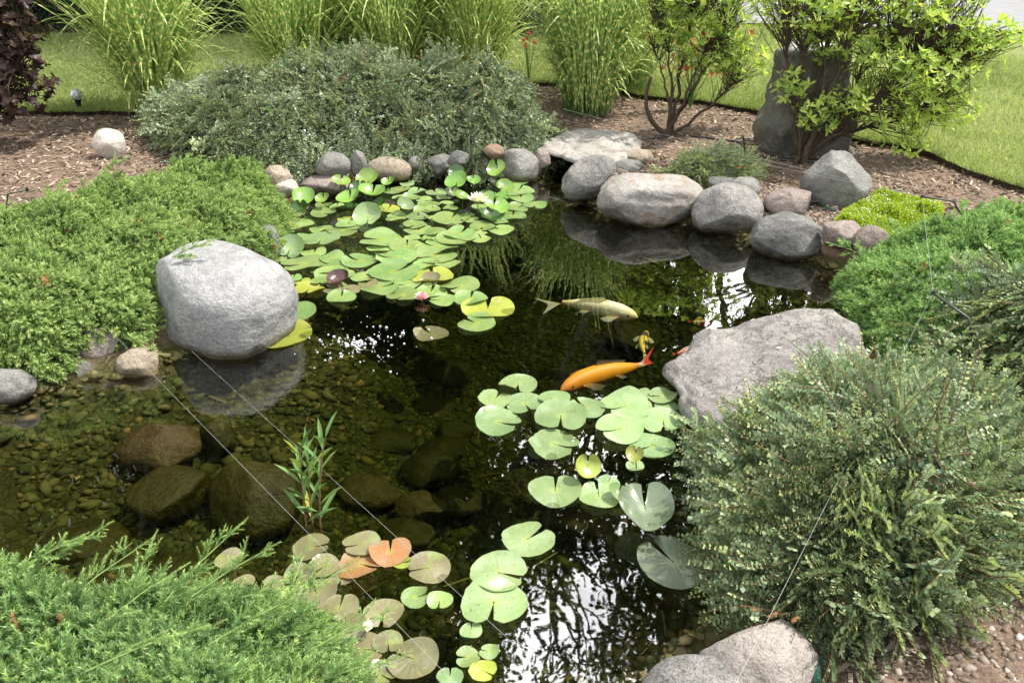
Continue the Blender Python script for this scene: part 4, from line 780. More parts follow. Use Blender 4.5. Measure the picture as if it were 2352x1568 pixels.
def mat_plant(name, label, cat, poly, H, edge, templ, mats, n, scale, seed, centre=None, lift=.5, radial=.7, droop=.35, tint=.45, tvar=.14, bump=.25, freq=2.2, mi_dead=None, group=None, under=.62, depth=.5, dirbias=(0, 0, 0), upn='normal', runs=()):
    """spreading shrub: poly = (u, v, z) outline; rounded bumpy mound; shoots spring from its surface"""
    r = rng(seed); Q = np.array([P(*p) for p in poly]); pl = Q[:, :2]; c = pl.mean(0) if centre is None else P(*centre)[:2]
    zc = lambda x, y: np.maximum(terr(x, y), -.02)
    base = np.array([c[0], c[1], float(zc(c[0], c[1])[0])]); t = thing(name, label, cat, base, group)
    def height(x, y):
        d = -sdf(x, y, pl); f = np.clip(d/edge, 0, 1); prof = np.sqrt(np.clip(1-(1-f)**2, 0, 1))
        g = zc(x, y); g = np.where(sdf(x, y) < 0, np.maximum(g, .03), g)
        return d, g, H*prof*(1+bump*fbm(x, y, freq, seed))
    lo, hi = pl.min(0), pl.max(0); x = r.uniform(lo[0], hi[0], n*4); y = r.uniform(lo[1], hi[1], n*4); d, g, h = height(x, y); k = np.where(d > 0)[0][:n]; x, y, d, g, h = x[k], y[k], d[k], g[k], h[k]; n = len(x)
    e = .03; hx = (height(x+e, y)[2]-height(x-e, y)[2])/(2*e); hy = (height(x, y+e)[2]-height(x, y-e)[2])/(2*e)
    nrm = np.stack([-hx, -hy, np.ones(n)], 1); nrm /= np.linalg.norm(nrm, axis=1, keepdims=True)
    ra = np.stack([x-c[0], y-c[1], 0*x], 1); ra /= np.linalg.norm(ra, axis=1, keepdims=True)+1e-6
    ef = np.clip(1-d/edge, 0, 1)**2
    dirv = nrm*lift+ra*radial+r.normal(0, .38, (n, 3))+np.array(dirbias); dirv[:, 2] -= droop*ef
    dirv /= np.linalg.norm(dirv, axis=1, keepdims=True)
    q = r.beta(3, 1.2, n); z = g+h*(1-depth*(1-q)); sc = scale*r.uniform(.5, 1.4, n)
    p = np.stack([x, y, z], 1)-dirv*sc[:, None]*.45
    up = nrm+r.normal(0, .3, (n, 3)); R = frames(dirv, up); ti = tint+r.normal(0, tvar, n)+.12*fbm(x, y, 3.1, seed+1)
    mb = MB(); tw = MB(); which = r.integers(0, len(templ), n); dead = r.uniform(0, 1, n) < (mi_dead or 0)
    for w in range(len(templ)):
        T = templ[w]; two = len(T) == 2
        for dd_ in (False, True):
            s_ = (which == w) & (dead == dd_)
            if not s_.any(): continue
            mb.inst(T[0] if two else T, p[s_], R[s_], sc[s_], 1 if dd_ else 0, ti[s_])
            if two: tw.inst(T[1], p[s_], R[s_], sc[s_], 0)
    for (u, v, z, du, dv, L_, tp) in runs:
        a = P(u, v, z); b_ = P(u+du, v+dv, z+.25*L_); d_ = (b_-a)/np.linalg.norm(b_-a); m = int(L_/.028)
        for k in range(m):
            q = k/m; pp_ = a+d_*L_*q+[0, 0, .10*L_*math.sin(q*2)]
            dd_ = d_*.75+rnorm(r, 1)[0]*.55+[0, 0, .25] if k < m-1 else d_
            T = templ[k % len(templ)]; T = T[0] if len(T) == 2 else T
            mb.inst(T, pp_[None], frames(np.array([dd_]), rnorm(r, 1)), np.array([scale*(1.0-.45*q)]), 0, np.array([tint+.12+.15*q]))
        mb.tube([a, a+d_*L_*.5+[0, 0, .10*L_*math.sin(1)], a+d_*L_+[0, 0, .1*L_*math.sin(2)]], .003, .0015, 0, 4, .8)
    link('foliage', mb.build('foliage', mats, base), t)
    # dark sheet inside the mound, painted in place of shade between stems
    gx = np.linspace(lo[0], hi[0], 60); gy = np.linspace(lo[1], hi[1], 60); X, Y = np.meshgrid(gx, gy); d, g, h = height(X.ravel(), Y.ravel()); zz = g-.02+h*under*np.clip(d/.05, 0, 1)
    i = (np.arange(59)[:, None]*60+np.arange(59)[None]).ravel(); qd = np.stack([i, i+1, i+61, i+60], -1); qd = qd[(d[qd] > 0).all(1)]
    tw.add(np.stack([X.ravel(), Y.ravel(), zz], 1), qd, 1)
    link('twigs', tw.build('twigs', [M['twig'], M['under']], base, False), t)  # twig templates, where any, plus the painted shade sheet
    return t, c, height
# left juniper mat
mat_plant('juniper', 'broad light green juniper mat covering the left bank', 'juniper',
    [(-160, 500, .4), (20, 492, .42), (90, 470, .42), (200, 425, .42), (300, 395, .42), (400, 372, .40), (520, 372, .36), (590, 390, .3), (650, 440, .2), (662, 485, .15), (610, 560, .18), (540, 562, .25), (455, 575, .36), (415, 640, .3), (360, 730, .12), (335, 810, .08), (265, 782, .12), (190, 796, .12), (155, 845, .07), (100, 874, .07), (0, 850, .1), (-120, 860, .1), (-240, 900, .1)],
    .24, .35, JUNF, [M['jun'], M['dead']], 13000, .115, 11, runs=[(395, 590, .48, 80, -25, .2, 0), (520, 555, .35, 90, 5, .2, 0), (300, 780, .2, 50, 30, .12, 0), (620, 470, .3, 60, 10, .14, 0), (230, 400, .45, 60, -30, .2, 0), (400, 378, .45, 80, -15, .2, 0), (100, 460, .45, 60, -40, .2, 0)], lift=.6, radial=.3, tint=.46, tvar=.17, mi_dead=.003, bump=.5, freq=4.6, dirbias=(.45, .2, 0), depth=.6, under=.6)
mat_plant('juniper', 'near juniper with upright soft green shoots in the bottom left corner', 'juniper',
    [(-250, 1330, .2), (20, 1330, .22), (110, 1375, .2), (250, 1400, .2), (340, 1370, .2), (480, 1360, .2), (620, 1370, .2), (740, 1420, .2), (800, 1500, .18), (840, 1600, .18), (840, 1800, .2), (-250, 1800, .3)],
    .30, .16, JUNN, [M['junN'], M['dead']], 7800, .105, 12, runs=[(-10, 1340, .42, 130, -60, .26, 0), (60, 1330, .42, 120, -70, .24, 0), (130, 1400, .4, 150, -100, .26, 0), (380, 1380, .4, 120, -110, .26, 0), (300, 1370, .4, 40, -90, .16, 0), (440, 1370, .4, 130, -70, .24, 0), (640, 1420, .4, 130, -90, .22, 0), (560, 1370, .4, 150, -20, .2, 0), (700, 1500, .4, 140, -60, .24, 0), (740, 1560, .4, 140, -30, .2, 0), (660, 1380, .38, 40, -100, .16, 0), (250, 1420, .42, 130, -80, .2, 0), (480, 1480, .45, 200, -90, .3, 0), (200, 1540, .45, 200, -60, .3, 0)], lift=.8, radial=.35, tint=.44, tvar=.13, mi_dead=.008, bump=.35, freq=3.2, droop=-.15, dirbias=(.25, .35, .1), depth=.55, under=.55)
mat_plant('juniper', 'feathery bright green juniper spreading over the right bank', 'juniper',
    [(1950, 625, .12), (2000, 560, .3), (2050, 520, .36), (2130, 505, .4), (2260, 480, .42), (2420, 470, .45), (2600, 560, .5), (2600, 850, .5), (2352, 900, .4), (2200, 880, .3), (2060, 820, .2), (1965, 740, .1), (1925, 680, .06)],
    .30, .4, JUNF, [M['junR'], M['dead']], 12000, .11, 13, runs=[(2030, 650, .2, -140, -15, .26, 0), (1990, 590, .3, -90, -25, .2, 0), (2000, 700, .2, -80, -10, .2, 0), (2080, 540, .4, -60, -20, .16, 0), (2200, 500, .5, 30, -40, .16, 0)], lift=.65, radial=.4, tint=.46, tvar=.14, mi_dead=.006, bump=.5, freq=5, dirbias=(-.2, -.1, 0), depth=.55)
# cotoneasters
GC = 'small-leaved cotoneaster shrubs'
mat_plant('cotoneaster', 'big arching dark green cotoneaster filling the lower right corner', 'cotoneaster',
    [(1660, 1010, .15), (1720, 960, .3), (1770, 890, .4), (1870, 860, .5), (1940, 800, .6), (2020, 785, .62), (2150, 800, .65), (2380, 840, .65), (2560, 1000, .6), (2500, 1200, .45), (2340, 1210, .3), (2230, 1320, .22), (2050, 1450, .14), (1880, 1490, .12), (1800, 1410, .12), (1770, 1330, .12), (1720, 1240, .10), (1710, 1130, .12)],
    .45, .55, COT, [M['cot'], M['dead']], 2300, .42, 14, centre=(2080, 1220, .3), lift=.55, radial=.75, droop=.12, dirbias=(-.22, .18, .05), tint=.42, tvar=.16, mi_dead=.008, bump=.55, freq=3.0, group=GC, depth=.7, under=.6)
mat_plant('cotoneaster', 'dark drooping cotoneaster at the right picture edge above the big one', 'cotoneaster',
    [(2130, 640, .4), (2250, 580, .6), (2420, 560, .75), (2600, 700, .7), (2600, 900, .5), (2330, 880, .45), (2210, 800, .4)],
    .55, .4, COT, [M['cot'], M['dead']], 420, .42, 15, lift=.35, radial=.8, droop=.6, tint=.42, group=GC, dirbias=(-.4, -.2, 0), depth=.7)
mat_plant('cotoneaster', 'large grey-green cotoneaster mound behind the far bank', 'cotoneaster',
    [(430, 300, .3), (520, 262, .3), (640, 238, .3), (800, 228, .3), (960, 228, .3), (1100, 236, .3), (1230, 258, .3), (1300, 290, .3), (1275, 335, .2), (1165, 358, .18), (1100, 372, .17), (1050, 350, .2), (970, 358, .2), (860, 372, .17), (770, 370, .18), (700, 404, .14), (600, 400, .2), (500, 365, .25)],
    .52, .9, COTF, [M['cotfar'], M['dead']], 4200, .36, 16, lift=.42, radial=.3, droop=1.1, tint=.46, tvar=.16, mi_dead=.006, bump=.62, freq=2.6, group=GC, depth=.6, dirbias=(0, -.25, 0))
mat_plant('cotoneaster', 'low sprawling cotoneaster left of the large mound, behind the bent stake', 'cotoneaster',
    [(345, 300, .3), (430, 268, .3), (520, 262, .3), (600, 300, .3), (640, 370, .25), (560, 385, .25), (440, 360, .28), (380, 330, .3)],
    .42, .4, COTF, [M['cotfar'], M['dead']], 900, .32, 17, lift=.5, radial=.7, droop=.5, tint=.5, tvar=.16, bump=.3, group=GC, depth=.6)
mat_plant('cotoneaster', 'small light green cotoneaster in front of the azaleas by the rocks', 'cotoneaster',
    [(1492, 368, .3), (1550, 345, .38), (1620, 325, .4), (1700, 335, .4), (1745, 370, .3), (1720, 400, .25), (1650, 408, .2), (1610, 415, .2), (1560, 400, .2)],
    .2, .22, COTF, [M['cotfar'], M['dead']], 620, .22, 18, lift=.6, radial=.5, droop=.5, tint=.85, tvar=.15, bump=.3, group=GC, depth=.6)
# chartreuse moss
mo = (np.array([[-.3, 0, 0], [.3, 0, 0], [.05, 1, .1], [-.05, 1, .1]]), np.array([[0, 1, 2, 3]]), np.array([-.1, -.1, .15, .15]))
t, c, hf = mat_plant('moss', 'chartreuse moss patch dotted with tiny white flowers beside the grey peaked boulder', 'moss',
    [(1915, 500, .2), (1940, 470, .22), (1995, 452, .24), (2010, 432, .26), (2080, 440, .26), (2170, 465, .26), (2170, 500, .25), (2080, 520, .22), (2040, 545, .2), (1985, 545, .18), (1960, 515, .18)],
    .07, .12, [mo], [M['moss'], M['moss']], 14000, .02, 19, lift=1., radial=0, tint=.5, tvar=.2, bump=.6, freq=7, under=.9, depth=.4)
r = rng(5); mb = MB(); V, Fc = ico(1); x, y = r.uniform(-.6, .6, 900)+c[0], r.uniform(-.5, .5, 900)+c[1]; d, g, h = hf(x, y); k = np.where(d > .02)[0][:170]
pc = np.stack([x[k], y[k], g[k]+h[k]+.008], 1); mb.inst((V*[1, 1, .5], Fc, np.zeros(len(V))), pc, np.tile(np.eye(3), (len(k), 1, 1)), r.uniform(.0035, .006, len(k)), 0)
f_ = link('flowers', mb.build('flowers', M['mossfl'], t.location), t); f_['kind'] = 'stuff'
# striped grasses
def zebra(label, u, v, h, n, rad_, seed, spread=.46, tint=.45, vz=.27):
    n = int(n*1.3); h *= 1.22; b = GP(u, v); r = rng(seed); t = thing('striped_grass', label, 'ornamental grass', b, 'striped ornamental grass clumps'); mb = MB()
    ns = 9; s = np.linspace(0, 1, ns); a = r.uniform(0, 6.3, n); n = n; q = rad_*np.sqrt(r.uniform(0, 1, n)); out = np.stack([np.cos(a), np.sin(a), 0*a], 1)+r.normal(0, .35, (n, 3))*[1, 1, 0]; out /= np.linalg.norm(out, axis=1, keepdims=True)
    p0 = np.stack([np.cos(a)*q, np.sin(a)*q, r.uniform(0, .75, n)**1.2*h*.8], 1); p0[:, :2] += out[:, :2]*p0[:, 2:3]*.18
    Ln = h*r.uniform(.32, .70, n); lean = r.uniform(.15, .6, n)*spread*2; dr_ = r.uniform(.15, .9, n)*np.where(r.uniform(0, 1, n) < .3, .25, 1)
    cl = p0[:, None]+out[:, None]*(Ln*lean)[:, None, None]*(s+.9*s*s)[None, :, None]*.75+np.array([0, 0, 1.])*(Ln[:, None]*(s[None]*1.05-dr_[:, None]*s[None]**2.3))[..., None]
    sd = np.cross(out, [0, 0, 1.])+r.normal(0, .25, (n, 3)); sd /= np.linalg.norm(sd, axis=1, keepdims=True)
    w = .0112*np.sin(np.pi*np.clip(.12+.86*s, 0, 1))**.7; w[-1] = .0005; w = w[None]*r.uniform(.7, 1.25, n)[:, None]
    V = np.stack([cl-sd[:, None]*w[..., None], cl+sd[:, None]*w[..., None]], 2); i = (np.arange(n)[:, None]*ns*2+np.arange(ns-1)[None]*2).ravel()
    ti = np.clip(tint+r.normal(0, .2, n), 0, .98); al = np.repeat((s[None]*Ln[:, None]+p0[:, 2:3])[..., None], 2, 2)
    mb.add(V.reshape(-1, 3), np.stack([i, i+1, i+3, i+2], -1), 0, np.repeat(ti, ns*2), al.ravel()); link('blades', mb.build('blades', M['zebra']), t)
    mb = MB(); m = n//8; a = r.uniform(0, 6.3, m); q = rad_*np.sqrt(r.uniform(0, 1, m)); hh = h*r.uniform(.55, .9, m)
    for k in range(m):
        e = np.array([math.cos(a[k])*q[k], math.sin(a[k])*q[k], 0]); mb.tube([e, e*1.15+[0, 0, hh[k]*.5], e*1.5+[r.normal(0, .02), r.normal(0, .02), hh[k]]], .0035, .002, 0, 4, .3)
    link('stems', mb.build('stems', M['reed']), t)
zebra('striped grass clump standing alone at left, tall over the lawn', 365, 268, 1.42, 760, .20, 31)
zebra('striped grass clump rising behind the left of the grey-green mound', 690, 205, 1.30, 620, .28, 32)
zebra('striped grass clump rising behind the middle of the grey-green mound', 900, 196, 1.35, 760, .26, 33)
zebra('narrow striped grass clump between the left and middle clumps behind the mound', 795, 188, 1.3, 420, .2, 37)
zebra('narrow pale striped grass clump between the middle and the bright clump', 1000, 184, 1.3, 420, .2, 38, tint=.55)
zebra('bright striped grass clump right of the mound top, beside red blooms', 1090, 190, 1.30, 800, .26, 34, tint=.55)
zebra('dense dark striped grass clump in front, above the whitish slab', 1350, 256, 1.28, 1050, .26, 35, spread=.34, tint=.25)
zebra('striped grass clump seen behind the dense dark one, at upper centre', 1455, 205, 1.2, 420, .2, 36)
# woody shrubs and trees
def bez(a, b, c, n=7): t = np.linspace(0, 1, n)[:, None]; return (1-t)**2*a+2*t*(1-t)*b+t*t*c
def woody(t, origin, base, limbs, crown, ntips, templ, lmat, bmat, lsize, seed, r0=.02, twr=.004, tint=.5, tvar=.18, inner=.5, sides=6, cname='foliage', bname='branches', mid=True, tgt=None):
    """limbs: end points (relative to base); crown: list of (centre, radii) ellipsoids; leaf clusters sit at twig tips"""
    r = rng(seed); bm_ = MB(); lf = MB(); nodes = []
    for e in limbs:
        e = np.array(e, float); m = e*.5+[r.normal(0, .12)*np.linalg.norm(e), r.normal(0, .12)*np.linalg.norm(e), .08*np.linalg.norm(e)]; s_ = np.array([r.normal(0, r0*1.2), r.normal(0, r0*1.2), 0])
        pts = bez(s_, m, e, 12); pts[1:-1] += r.normal(0, .012*np.linalg.norm(e), (10, 3)); bm_.tube(pts+base, r0*r.uniform(.8, 1.1), twr*1.3, 0, sides); nodes += [(p, k/11) for k, p in enumerate(pts) if k >= 4]
    NP = np.array([p for p, _ in nodes]); vol = np.array([np.prod(c[1]) for c in crown])**.66; which = r.choice(len(crown), ntips, p=vol/vol.sum()); d = rnorm(r, ntips); q = r.uniform(inner**3, 1, ntips)**(1/3)
    tips = np.array([np.array(crown[w][0])+d[i]*q[i]*np.array(crown[w][1]) for i, w in enumerate(which)])
    D_ = np.linalg.norm(tips[:, None]-NP[None]+np.array([0, 0, -.15*np.linalg.norm(limbs[0])]), axis=2); near = np.argsort(D_, 1)[np.arange(ntips), r.integers(0, min(7, len(NP)), ntips)]; dirs = []; ex = []
    for i in range(ntips):
        a = NP[near[i]]; b = tips[i]; m = (a+b)/2+r.normal(0, .1*np.linalg.norm(b-a), 3); pts = bez(a, m, b, 5); bm_.tube(pts+base, twr*1.6, twr*.6, 0, 4 if sides < 7 else 5); dd = pts[-1]-pts[-2]; dirs.append(dd/(np.linalg.norm(dd)+1e-6)); ex.append(pts[3]+r.normal(0, lsize*.3, 3))
    dirs = np.array(dirs); dirs = dirs+[0, 0, .5]+r.normal(0, .25, dirs.shape); R = frames(dirs, rnorm(r, ntips)); wt = r.integers(0, len(templ), ntips); ti = tint+r.normal(0, tvar, ntips)
    if mid:
        k = r.uniform(0, 1, ntips) < .5; lf.inst(templ[0], np.array(ex)[k]+base, R[k], lsize*r.uniform(.6, 1., k.sum()), 0, ti[k]-.1)
    for w in range(len(templ)): k = wt == w; lf.inst(templ[w], tips[k]+base, R[k], lsize*r.uniform(.75, 1.25, k.sum()), 0, ti[k])
    link(cname, lf.build(cname, lmat, origin), t); link(bname, bm_.build(bname, bmat, origin, True), t)
def rosette(seed, n=9, lw=.19, up=.55):
    r = rng(seed); leaf = np.array([[0, 0, 0], [lw, .35, .04], [lw*.95, .68, .03], [0, 1, -.06], [-lw*.95, .68, .03], [-lw, .35, .04]]); V = []; Fc = []; T = []; k = 0
    for i in range(n):
        a = i*2.4+r.normal(0, .2); e = r.uniform(.0, .9); d = np.array([[math.cos(a)*math.cos(e), math.sin(e)*up+.2, math.sin(a)*math.cos(e)]]); upv = np.array([[-math.cos(a)*.4, 1, -math.sin(a)*.4]]); R = frames(d, upv)[0]
        V.append(leaf@R.T*r.uniform(.7, 1.15)+[0, -r.uniform(0, .5)*(i > 4), 0]); Fc += [[k, k+1, k+2, k+3], [k, k+3, k+4, k+5]]; T += [r.normal(0, .08)+(.12 if i < 4 else -.05)]*6; k += 6
    return np.concatenate(V), np.array(Fc), np.array(T)
ROS = [rosette(s, 4+s % 4, .17, .8) for s in range(6)]
b = GP(1842, 375); t = thing('azalea', 'large azalea with light leaves and dark branches partly hiding the stone fountain', 'shrub', b, 'azaleas by the fountain')
woody(t, b, b, [(-.12, .0, .85), (-.05, .1, 1.1), (.25, .0, 1.05), (.55, .05, .95), (.85, .1, .85), (1.15, .1, .8), (.5, -.1, .55), (.95, .0, .45), (-.3, .05, 1.05), (.2, .2, 1.2)],
      [((-.1, .1, 1.1), (0.40, 0.36, 0.19)), ((.2, .0, 1.22), (0.45, 0.36, 0.19)), ((.15, .1, .92), (0.31, 0.30, 0.16)), ((.55, .1, 1.15), (0.45, 0.36, 0.19)), ((.5, -.1, .82), (0.38, 0.36, 0.16)), ((.95, .1, 1.1), (0.43, 0.36, 0.19)), ((1.2, .05, .92), (0.35, 0.30, 0.18)),
       ((.85, -.1, .72), (0.40, 0.30, 0.16)), ((.45, -.15, .5), (0.43, 0.30, 0.18)), ((.95, 0, .45), (0.38, 0.30, 0.16)), ((.05, -.1, .42), (0.25, 0.18, 0.14)), ((-.2, 0, .62), (0.18, 0.17, 0.11)), ((.75, -.2, .2), (0.2, 0.15, 0.10)), ((1.35, .1, .98), (0.20, 0.24, 0.11)), ((-.25, .1, 1.3), (0.38, 0.36, 0.16)), ((.6, .2, 1.4), (0.88, 0.36, 0.19))], 1450, ROS, M['aza'], M['bark'], .056, 41, .022, .0028, tint=.68, inner=.1)
b = GP(1540, 312); t = thing('azalea', 'sparse azalea with a curved bare trunk left of the stone fountain', 'shrub', b, 'azaleas by the fountain')
woody(t, b, b, [(-.2, .05, .75), (-.25, .05, 1.05), (.05, .0, .6), (.25, .05, .75), (.4, .1, .95), (.15, .1, 1.2), (.6, .15, .5)],
      [((.3, .1, .8), (.4, .3, .28)), ((.35, .1, 1.2), (.5, .35, .3)), ((-.1, .1, 1.25), (.3, .3, .25)), ((-.12, .05, .88), (.26, .22, .14)), ((.6, .1, .62), (.25, .2, .2))], 620, ROS, M['aza'], M['bark'], .058, 42, .02, .0022, tint=.62, inner=.15)
mb = MB(); mb.tube(bez(np.array([-.02, -.02, 0]), np.array([-.34, -.02, .18]), np.array([-.22, 0, .52]), 12), .024, .014, 0, 7); link('trunk', mb.build('trunk', M['bark'], None, True), t)
NIN = [rosette(s+9, 8, .3, .4) for s in range(3)]
b = GP(-25, 330); t = thing('ninebark', 'dark purple-leaved shrub at the left picture edge', 'shrub', b)
woody(t, b, b, [(.2, .0, .9), (-.2, 0, 1.2), (.35, .1, 1.3), (.5, -.1, .7), (0, -.1, .6), (.1, .2, 1.5), (-.4, 0, .9)], [((.1, 0, 1.1), (.65, .5, .65)), ((.2, -.1, .55), (.55, .4, .35)), ((.35, .1, 1.45), (.45, .4, .3))], 900, NIN, M['nine'], M['bark'], .05, 43, .018, .004, tint=.4, inner=.3)
# hedge
SPR = [rosette(s+30, 26, .28, .3) for s in range(3)]
def blob(seed, n=70, lw=.3, ls=.22):
    r = rng(seed); leaf = np.array([[0, 0, 0], [lw, .35, .04], [lw, .7, .03], [0, 1, -.06], [-lw, .7, .03], [-lw, .35, .04]]); p = rnorm(r, n)*r.uniform(.2, 1, n)[:, None]**.5; R = frames(rnorm(r, n)+p*.6, rnorm(r, n)); V = np.einsum('nij,kj->nki', R, leaf)*ls+p[:, None]
    Fc = np.array([[0, 1, 2, 3], [0, 3, 4, 5]])[None]+(np.arange(n)*6)[:, None, None]; return V.reshape(-1, 3), Fc.reshape(-1, 4), np.repeat(r.normal(0, .15, n), 6)
BLOB = [blob(s) for s in range(3)]; BLOBS = [blob(s+7, 90, .3, .13) for s in range(3)]
b = np.array([-4.2, 14.1, .3]); t = thing('hedge', 'tall dark green hedge closing off the lawn at upper left', 'hedge', b); r = rng(50); mb = MB(); n = 2600
p = np.stack([r.uniform(-9, 6.2, n), r.uniform(-.9, 1.1, n), r.uniform(.05, 2.6, n)], 1); p[:, 1] = np.where(r.uniform(0, 1, n) < .7, -.8+.25*fbm(p[:, 0], p[:, 2], 1.5), p[:, 1])
for w in range(3): k = np.arange(n) % 3 == w; mb.inst(BLOBS[w], p[k]+b, frames(rnorm(r, k.sum()), rnorm(r, k.sum())), r.uniform(.16, .32, k.sum()), 0, r.uniform(.2, .8, k.sum()))
link('foliage', mb.build('foliage', M['hedge'], b), t); mb = MB()
for x in np.arange(-9, 6.3, .35): mb.tube([[x, .1, 0], [x+.1, .2, 1.2], [x-.05, .2, 2.4]], .05, .02, 0, 5)
V, Fc = ico(3); mb.add(V*[7.6, .75, 1.35]+[-1.4, .25, 1.2], Fc, 1); link('branches', mb.build('branches', [M['bark'], M['under']]), t)  # stems, plus a dark ellipsoid core painted as the hedge's inner shade
# trees: seen directly only at their feet, but mirrored in the pond
def tree(label, x, y, h, crown, ntips, seed, tr=.22, size=.8, tint=.4, limbs=9, inner=.3, bl=BLOBS, lean=0.):
    b = np.array([x, y, .28]); t = thing('shade_tree', label, 'tree', b, 'tall trees beyond the lawn'); r = rng(seed); mb = MB()
    z = np.linspace(0, h*.8, 14); px = lean*z/h+.15*np.sin(z*.35+seed); mb.tube(np.stack([px-px[0], .1*np.sin(z*.3), z], 1), tr, tr*.25, 0, 10); link('trunk', mb.build('trunk', M['trunk'], None, True), t)
    lb = []
    for k in range(limbs): a = r.uniform(0, 6.3); zz = h*r.uniform(.45, .95); q = h*r.uniform(.12, .22); lb.append((math.cos(a)*q+lean*zz/h, math.sin(a)*q, zz))
    woody(t, b, b, lb, crown, ntips, bl, M['tree'], M['trunk'], size, seed, tr*.45, .03, tint, inner=inner, mid=False, cname='crown', bname='limbs')
tree('tall open-crowned tree whose trunk foot shows at top right of centre', 3.45, 16.2, 23, [((3.0, -1.5, 19.8), (3.6, 1.4, 1.4)), ((.6, 0, 14.2), (1.5, 2, 1.6)), ((1.6, 0, 16.6), (2.4, 2.3, 1.4)), ((1.0, 0, 12.2), (1.5, 1.5, 1.1)), ((1.2, 0, 21), (2.5, 2.2, 1.6)), ((-2.4, 0, 11.2), (1.9, 2, 1.2)), ((1.2, 0, 9.8), (2.0, 1.6, 1.5)), ((-.1, 0, 8.6), (1.4, 1.3, 1.0)), ((-.5, 0, 5.6), (1.0, 1, 1.6)), ((.1, 0, 7.2), (1.2, 1.2, 1.0)), ((-1.6, 0, 17), (1.2, 1.2, .9))], 400, 61, .21, .75, inner=.2, lean=.8, bl=BLOB)  # first crown lobe is unseen, added to throw shade on the far lawn
tree('broad dense tree beyond the hedge, mirrored in mid pond', -3.7, 20, 26, [((0, 0, 14), (5.5, 4, 5.5)), ((-1, 0, 21), (4.5, 4, 5)), ((1.5, 0, 8), (4.5, 3.5, 4))], 1100, 62, .35, .95, inner=.1, bl=BLOB)
tree('dense tree far left beyond the hedge, mirrored along the left water', -12, 20, 26, [((0, 0, 15), (6.5, 4.5, 6.5)), ((1, 0, 22), (5, 4, 4.5)), ((0, 0, 8), (5.5, 3.5, 4))], 900, 63, .35, .95, inner=.1, bl=BLOB)
tree('slim dense tree between the two broad ones beyond the hedge', -7.2, 19, 22, [((0, 0, 12), (3, 3, 6)), ((.3, 0, 17), (2.4, 2.4, 4)), ((0, 0, 6), (3, 2.5, 3.5))], 800, 66, .3, .9, inner=.1, bl=BLOB)
tree('leafy tree beyond the driveway at far right', 13.5, 24, 20, [((0, 0, 12), (5.5, 4, 5)), ((-1, 0, 16), (4, 4, 4)), ((1, 0, 7), (4.5, 3.5, 3.5))], 900, 64, .3, .9, inner=.1, bl=BLOB)
tree('low-branching tree behind the striped grass at upper centre', .3, 24, 14, [((0, 0, 7), (4.2, 3, 4.2)), ((1, 0, 10), (3.2, 3, 3))], 800, 65, .25, .9, inner=.1, bl=BLOB)
# red blooms and red-leaved plant behind the grass
for (u, v, lab, mt, n, sz) in [(1214, 150, 'slender plant with two red blooms between the striped grasses', 'red', 12, .03), (1585, 190, 'small red-leaved plant behind the sparse azalea', 'redleaf', 40, .05)]:
    b = GP(u, v+60); t = thing('red_flower_plant', lab, 'plant', b); r = rng(int(u)); mb = MB(); st = MB()
    for k in range(n):
        e = np.array([r.normal(0, .06 if n < 20 else .2), r.normal(0, .05), r.uniform(.45, .62) if n < 20 else r.uniform(.3, .75)]); st.tube(bez(np.zeros(3), e*[.2, .2, .6], e, 5), .003, .002, 0, 4, .4)
        mb.inst(ROS[k % 4], e[None], frames(rnorm(r, 1)+[0, 0, 1], rnorm(r, 1)), np.array([sz]), 0, np.array([.5]))
    link('blooms' if n < 20 else 'leaves', mb.build('blooms', M[mt]), t); link('stems', st.build('stems', M['reed']), t)
# lance-leaved water plant
b = P(712, 1200, -.05); b[2] = float(terr(b[0], b[1])[0]); t = thing('water_plant', 'lance-leaved water plant standing in the near pond', 'water plant', b); r = rng(8)
for k, (u, v, hz) in enumerate([(703, 1212, .33), (731, 1208, .38), (716, 1200, .26)]):
    e = P(u, v, 0)-b; mb = MB(); top = e+[.05*(k == 1)+.01, .03, hz]; pts = bez(e+[0, 0, -.25], e+[0, 0, .15], top, 9); mb.tube(pts, .0045, .002, 0, 6, .1)
    st = link('stem', mb.build('stem', [M['twig']], None, True), t); mb = MB(); lv = np.array([[0, 0, 0], [.07, .3, .03], [.06, .7, 0], [0, 1, -.1], [-.06, .7, 0], [-.07, .3, .03]])
    for j in range(13):
        q = .38+.62*j/12; p = np.array([np.interp(q, np.linspace(0, 1, 9), pts[:, c]) for c in range(3)]); a = j*2.6+k; el = .75+.25*q+r.normal(0, .12); d = np.array([[math.cos(a)*math.cos(el), math.sin(a)*math.cos(el), math.sin(el)]])
        mb.inst((lv, np.array([[0, 1, 2, 3], [0, 3, 4, 5]]), np.zeros(6)), p[None], frames(d, np.array([[-math.cos(a), -math.sin(a), .6]])), np.array([r.uniform(.10, .145)]), 0, np.array([.6+r.normal(0, .15)]))
    link('leaves', mb.build('leaves', M['reed']), st)
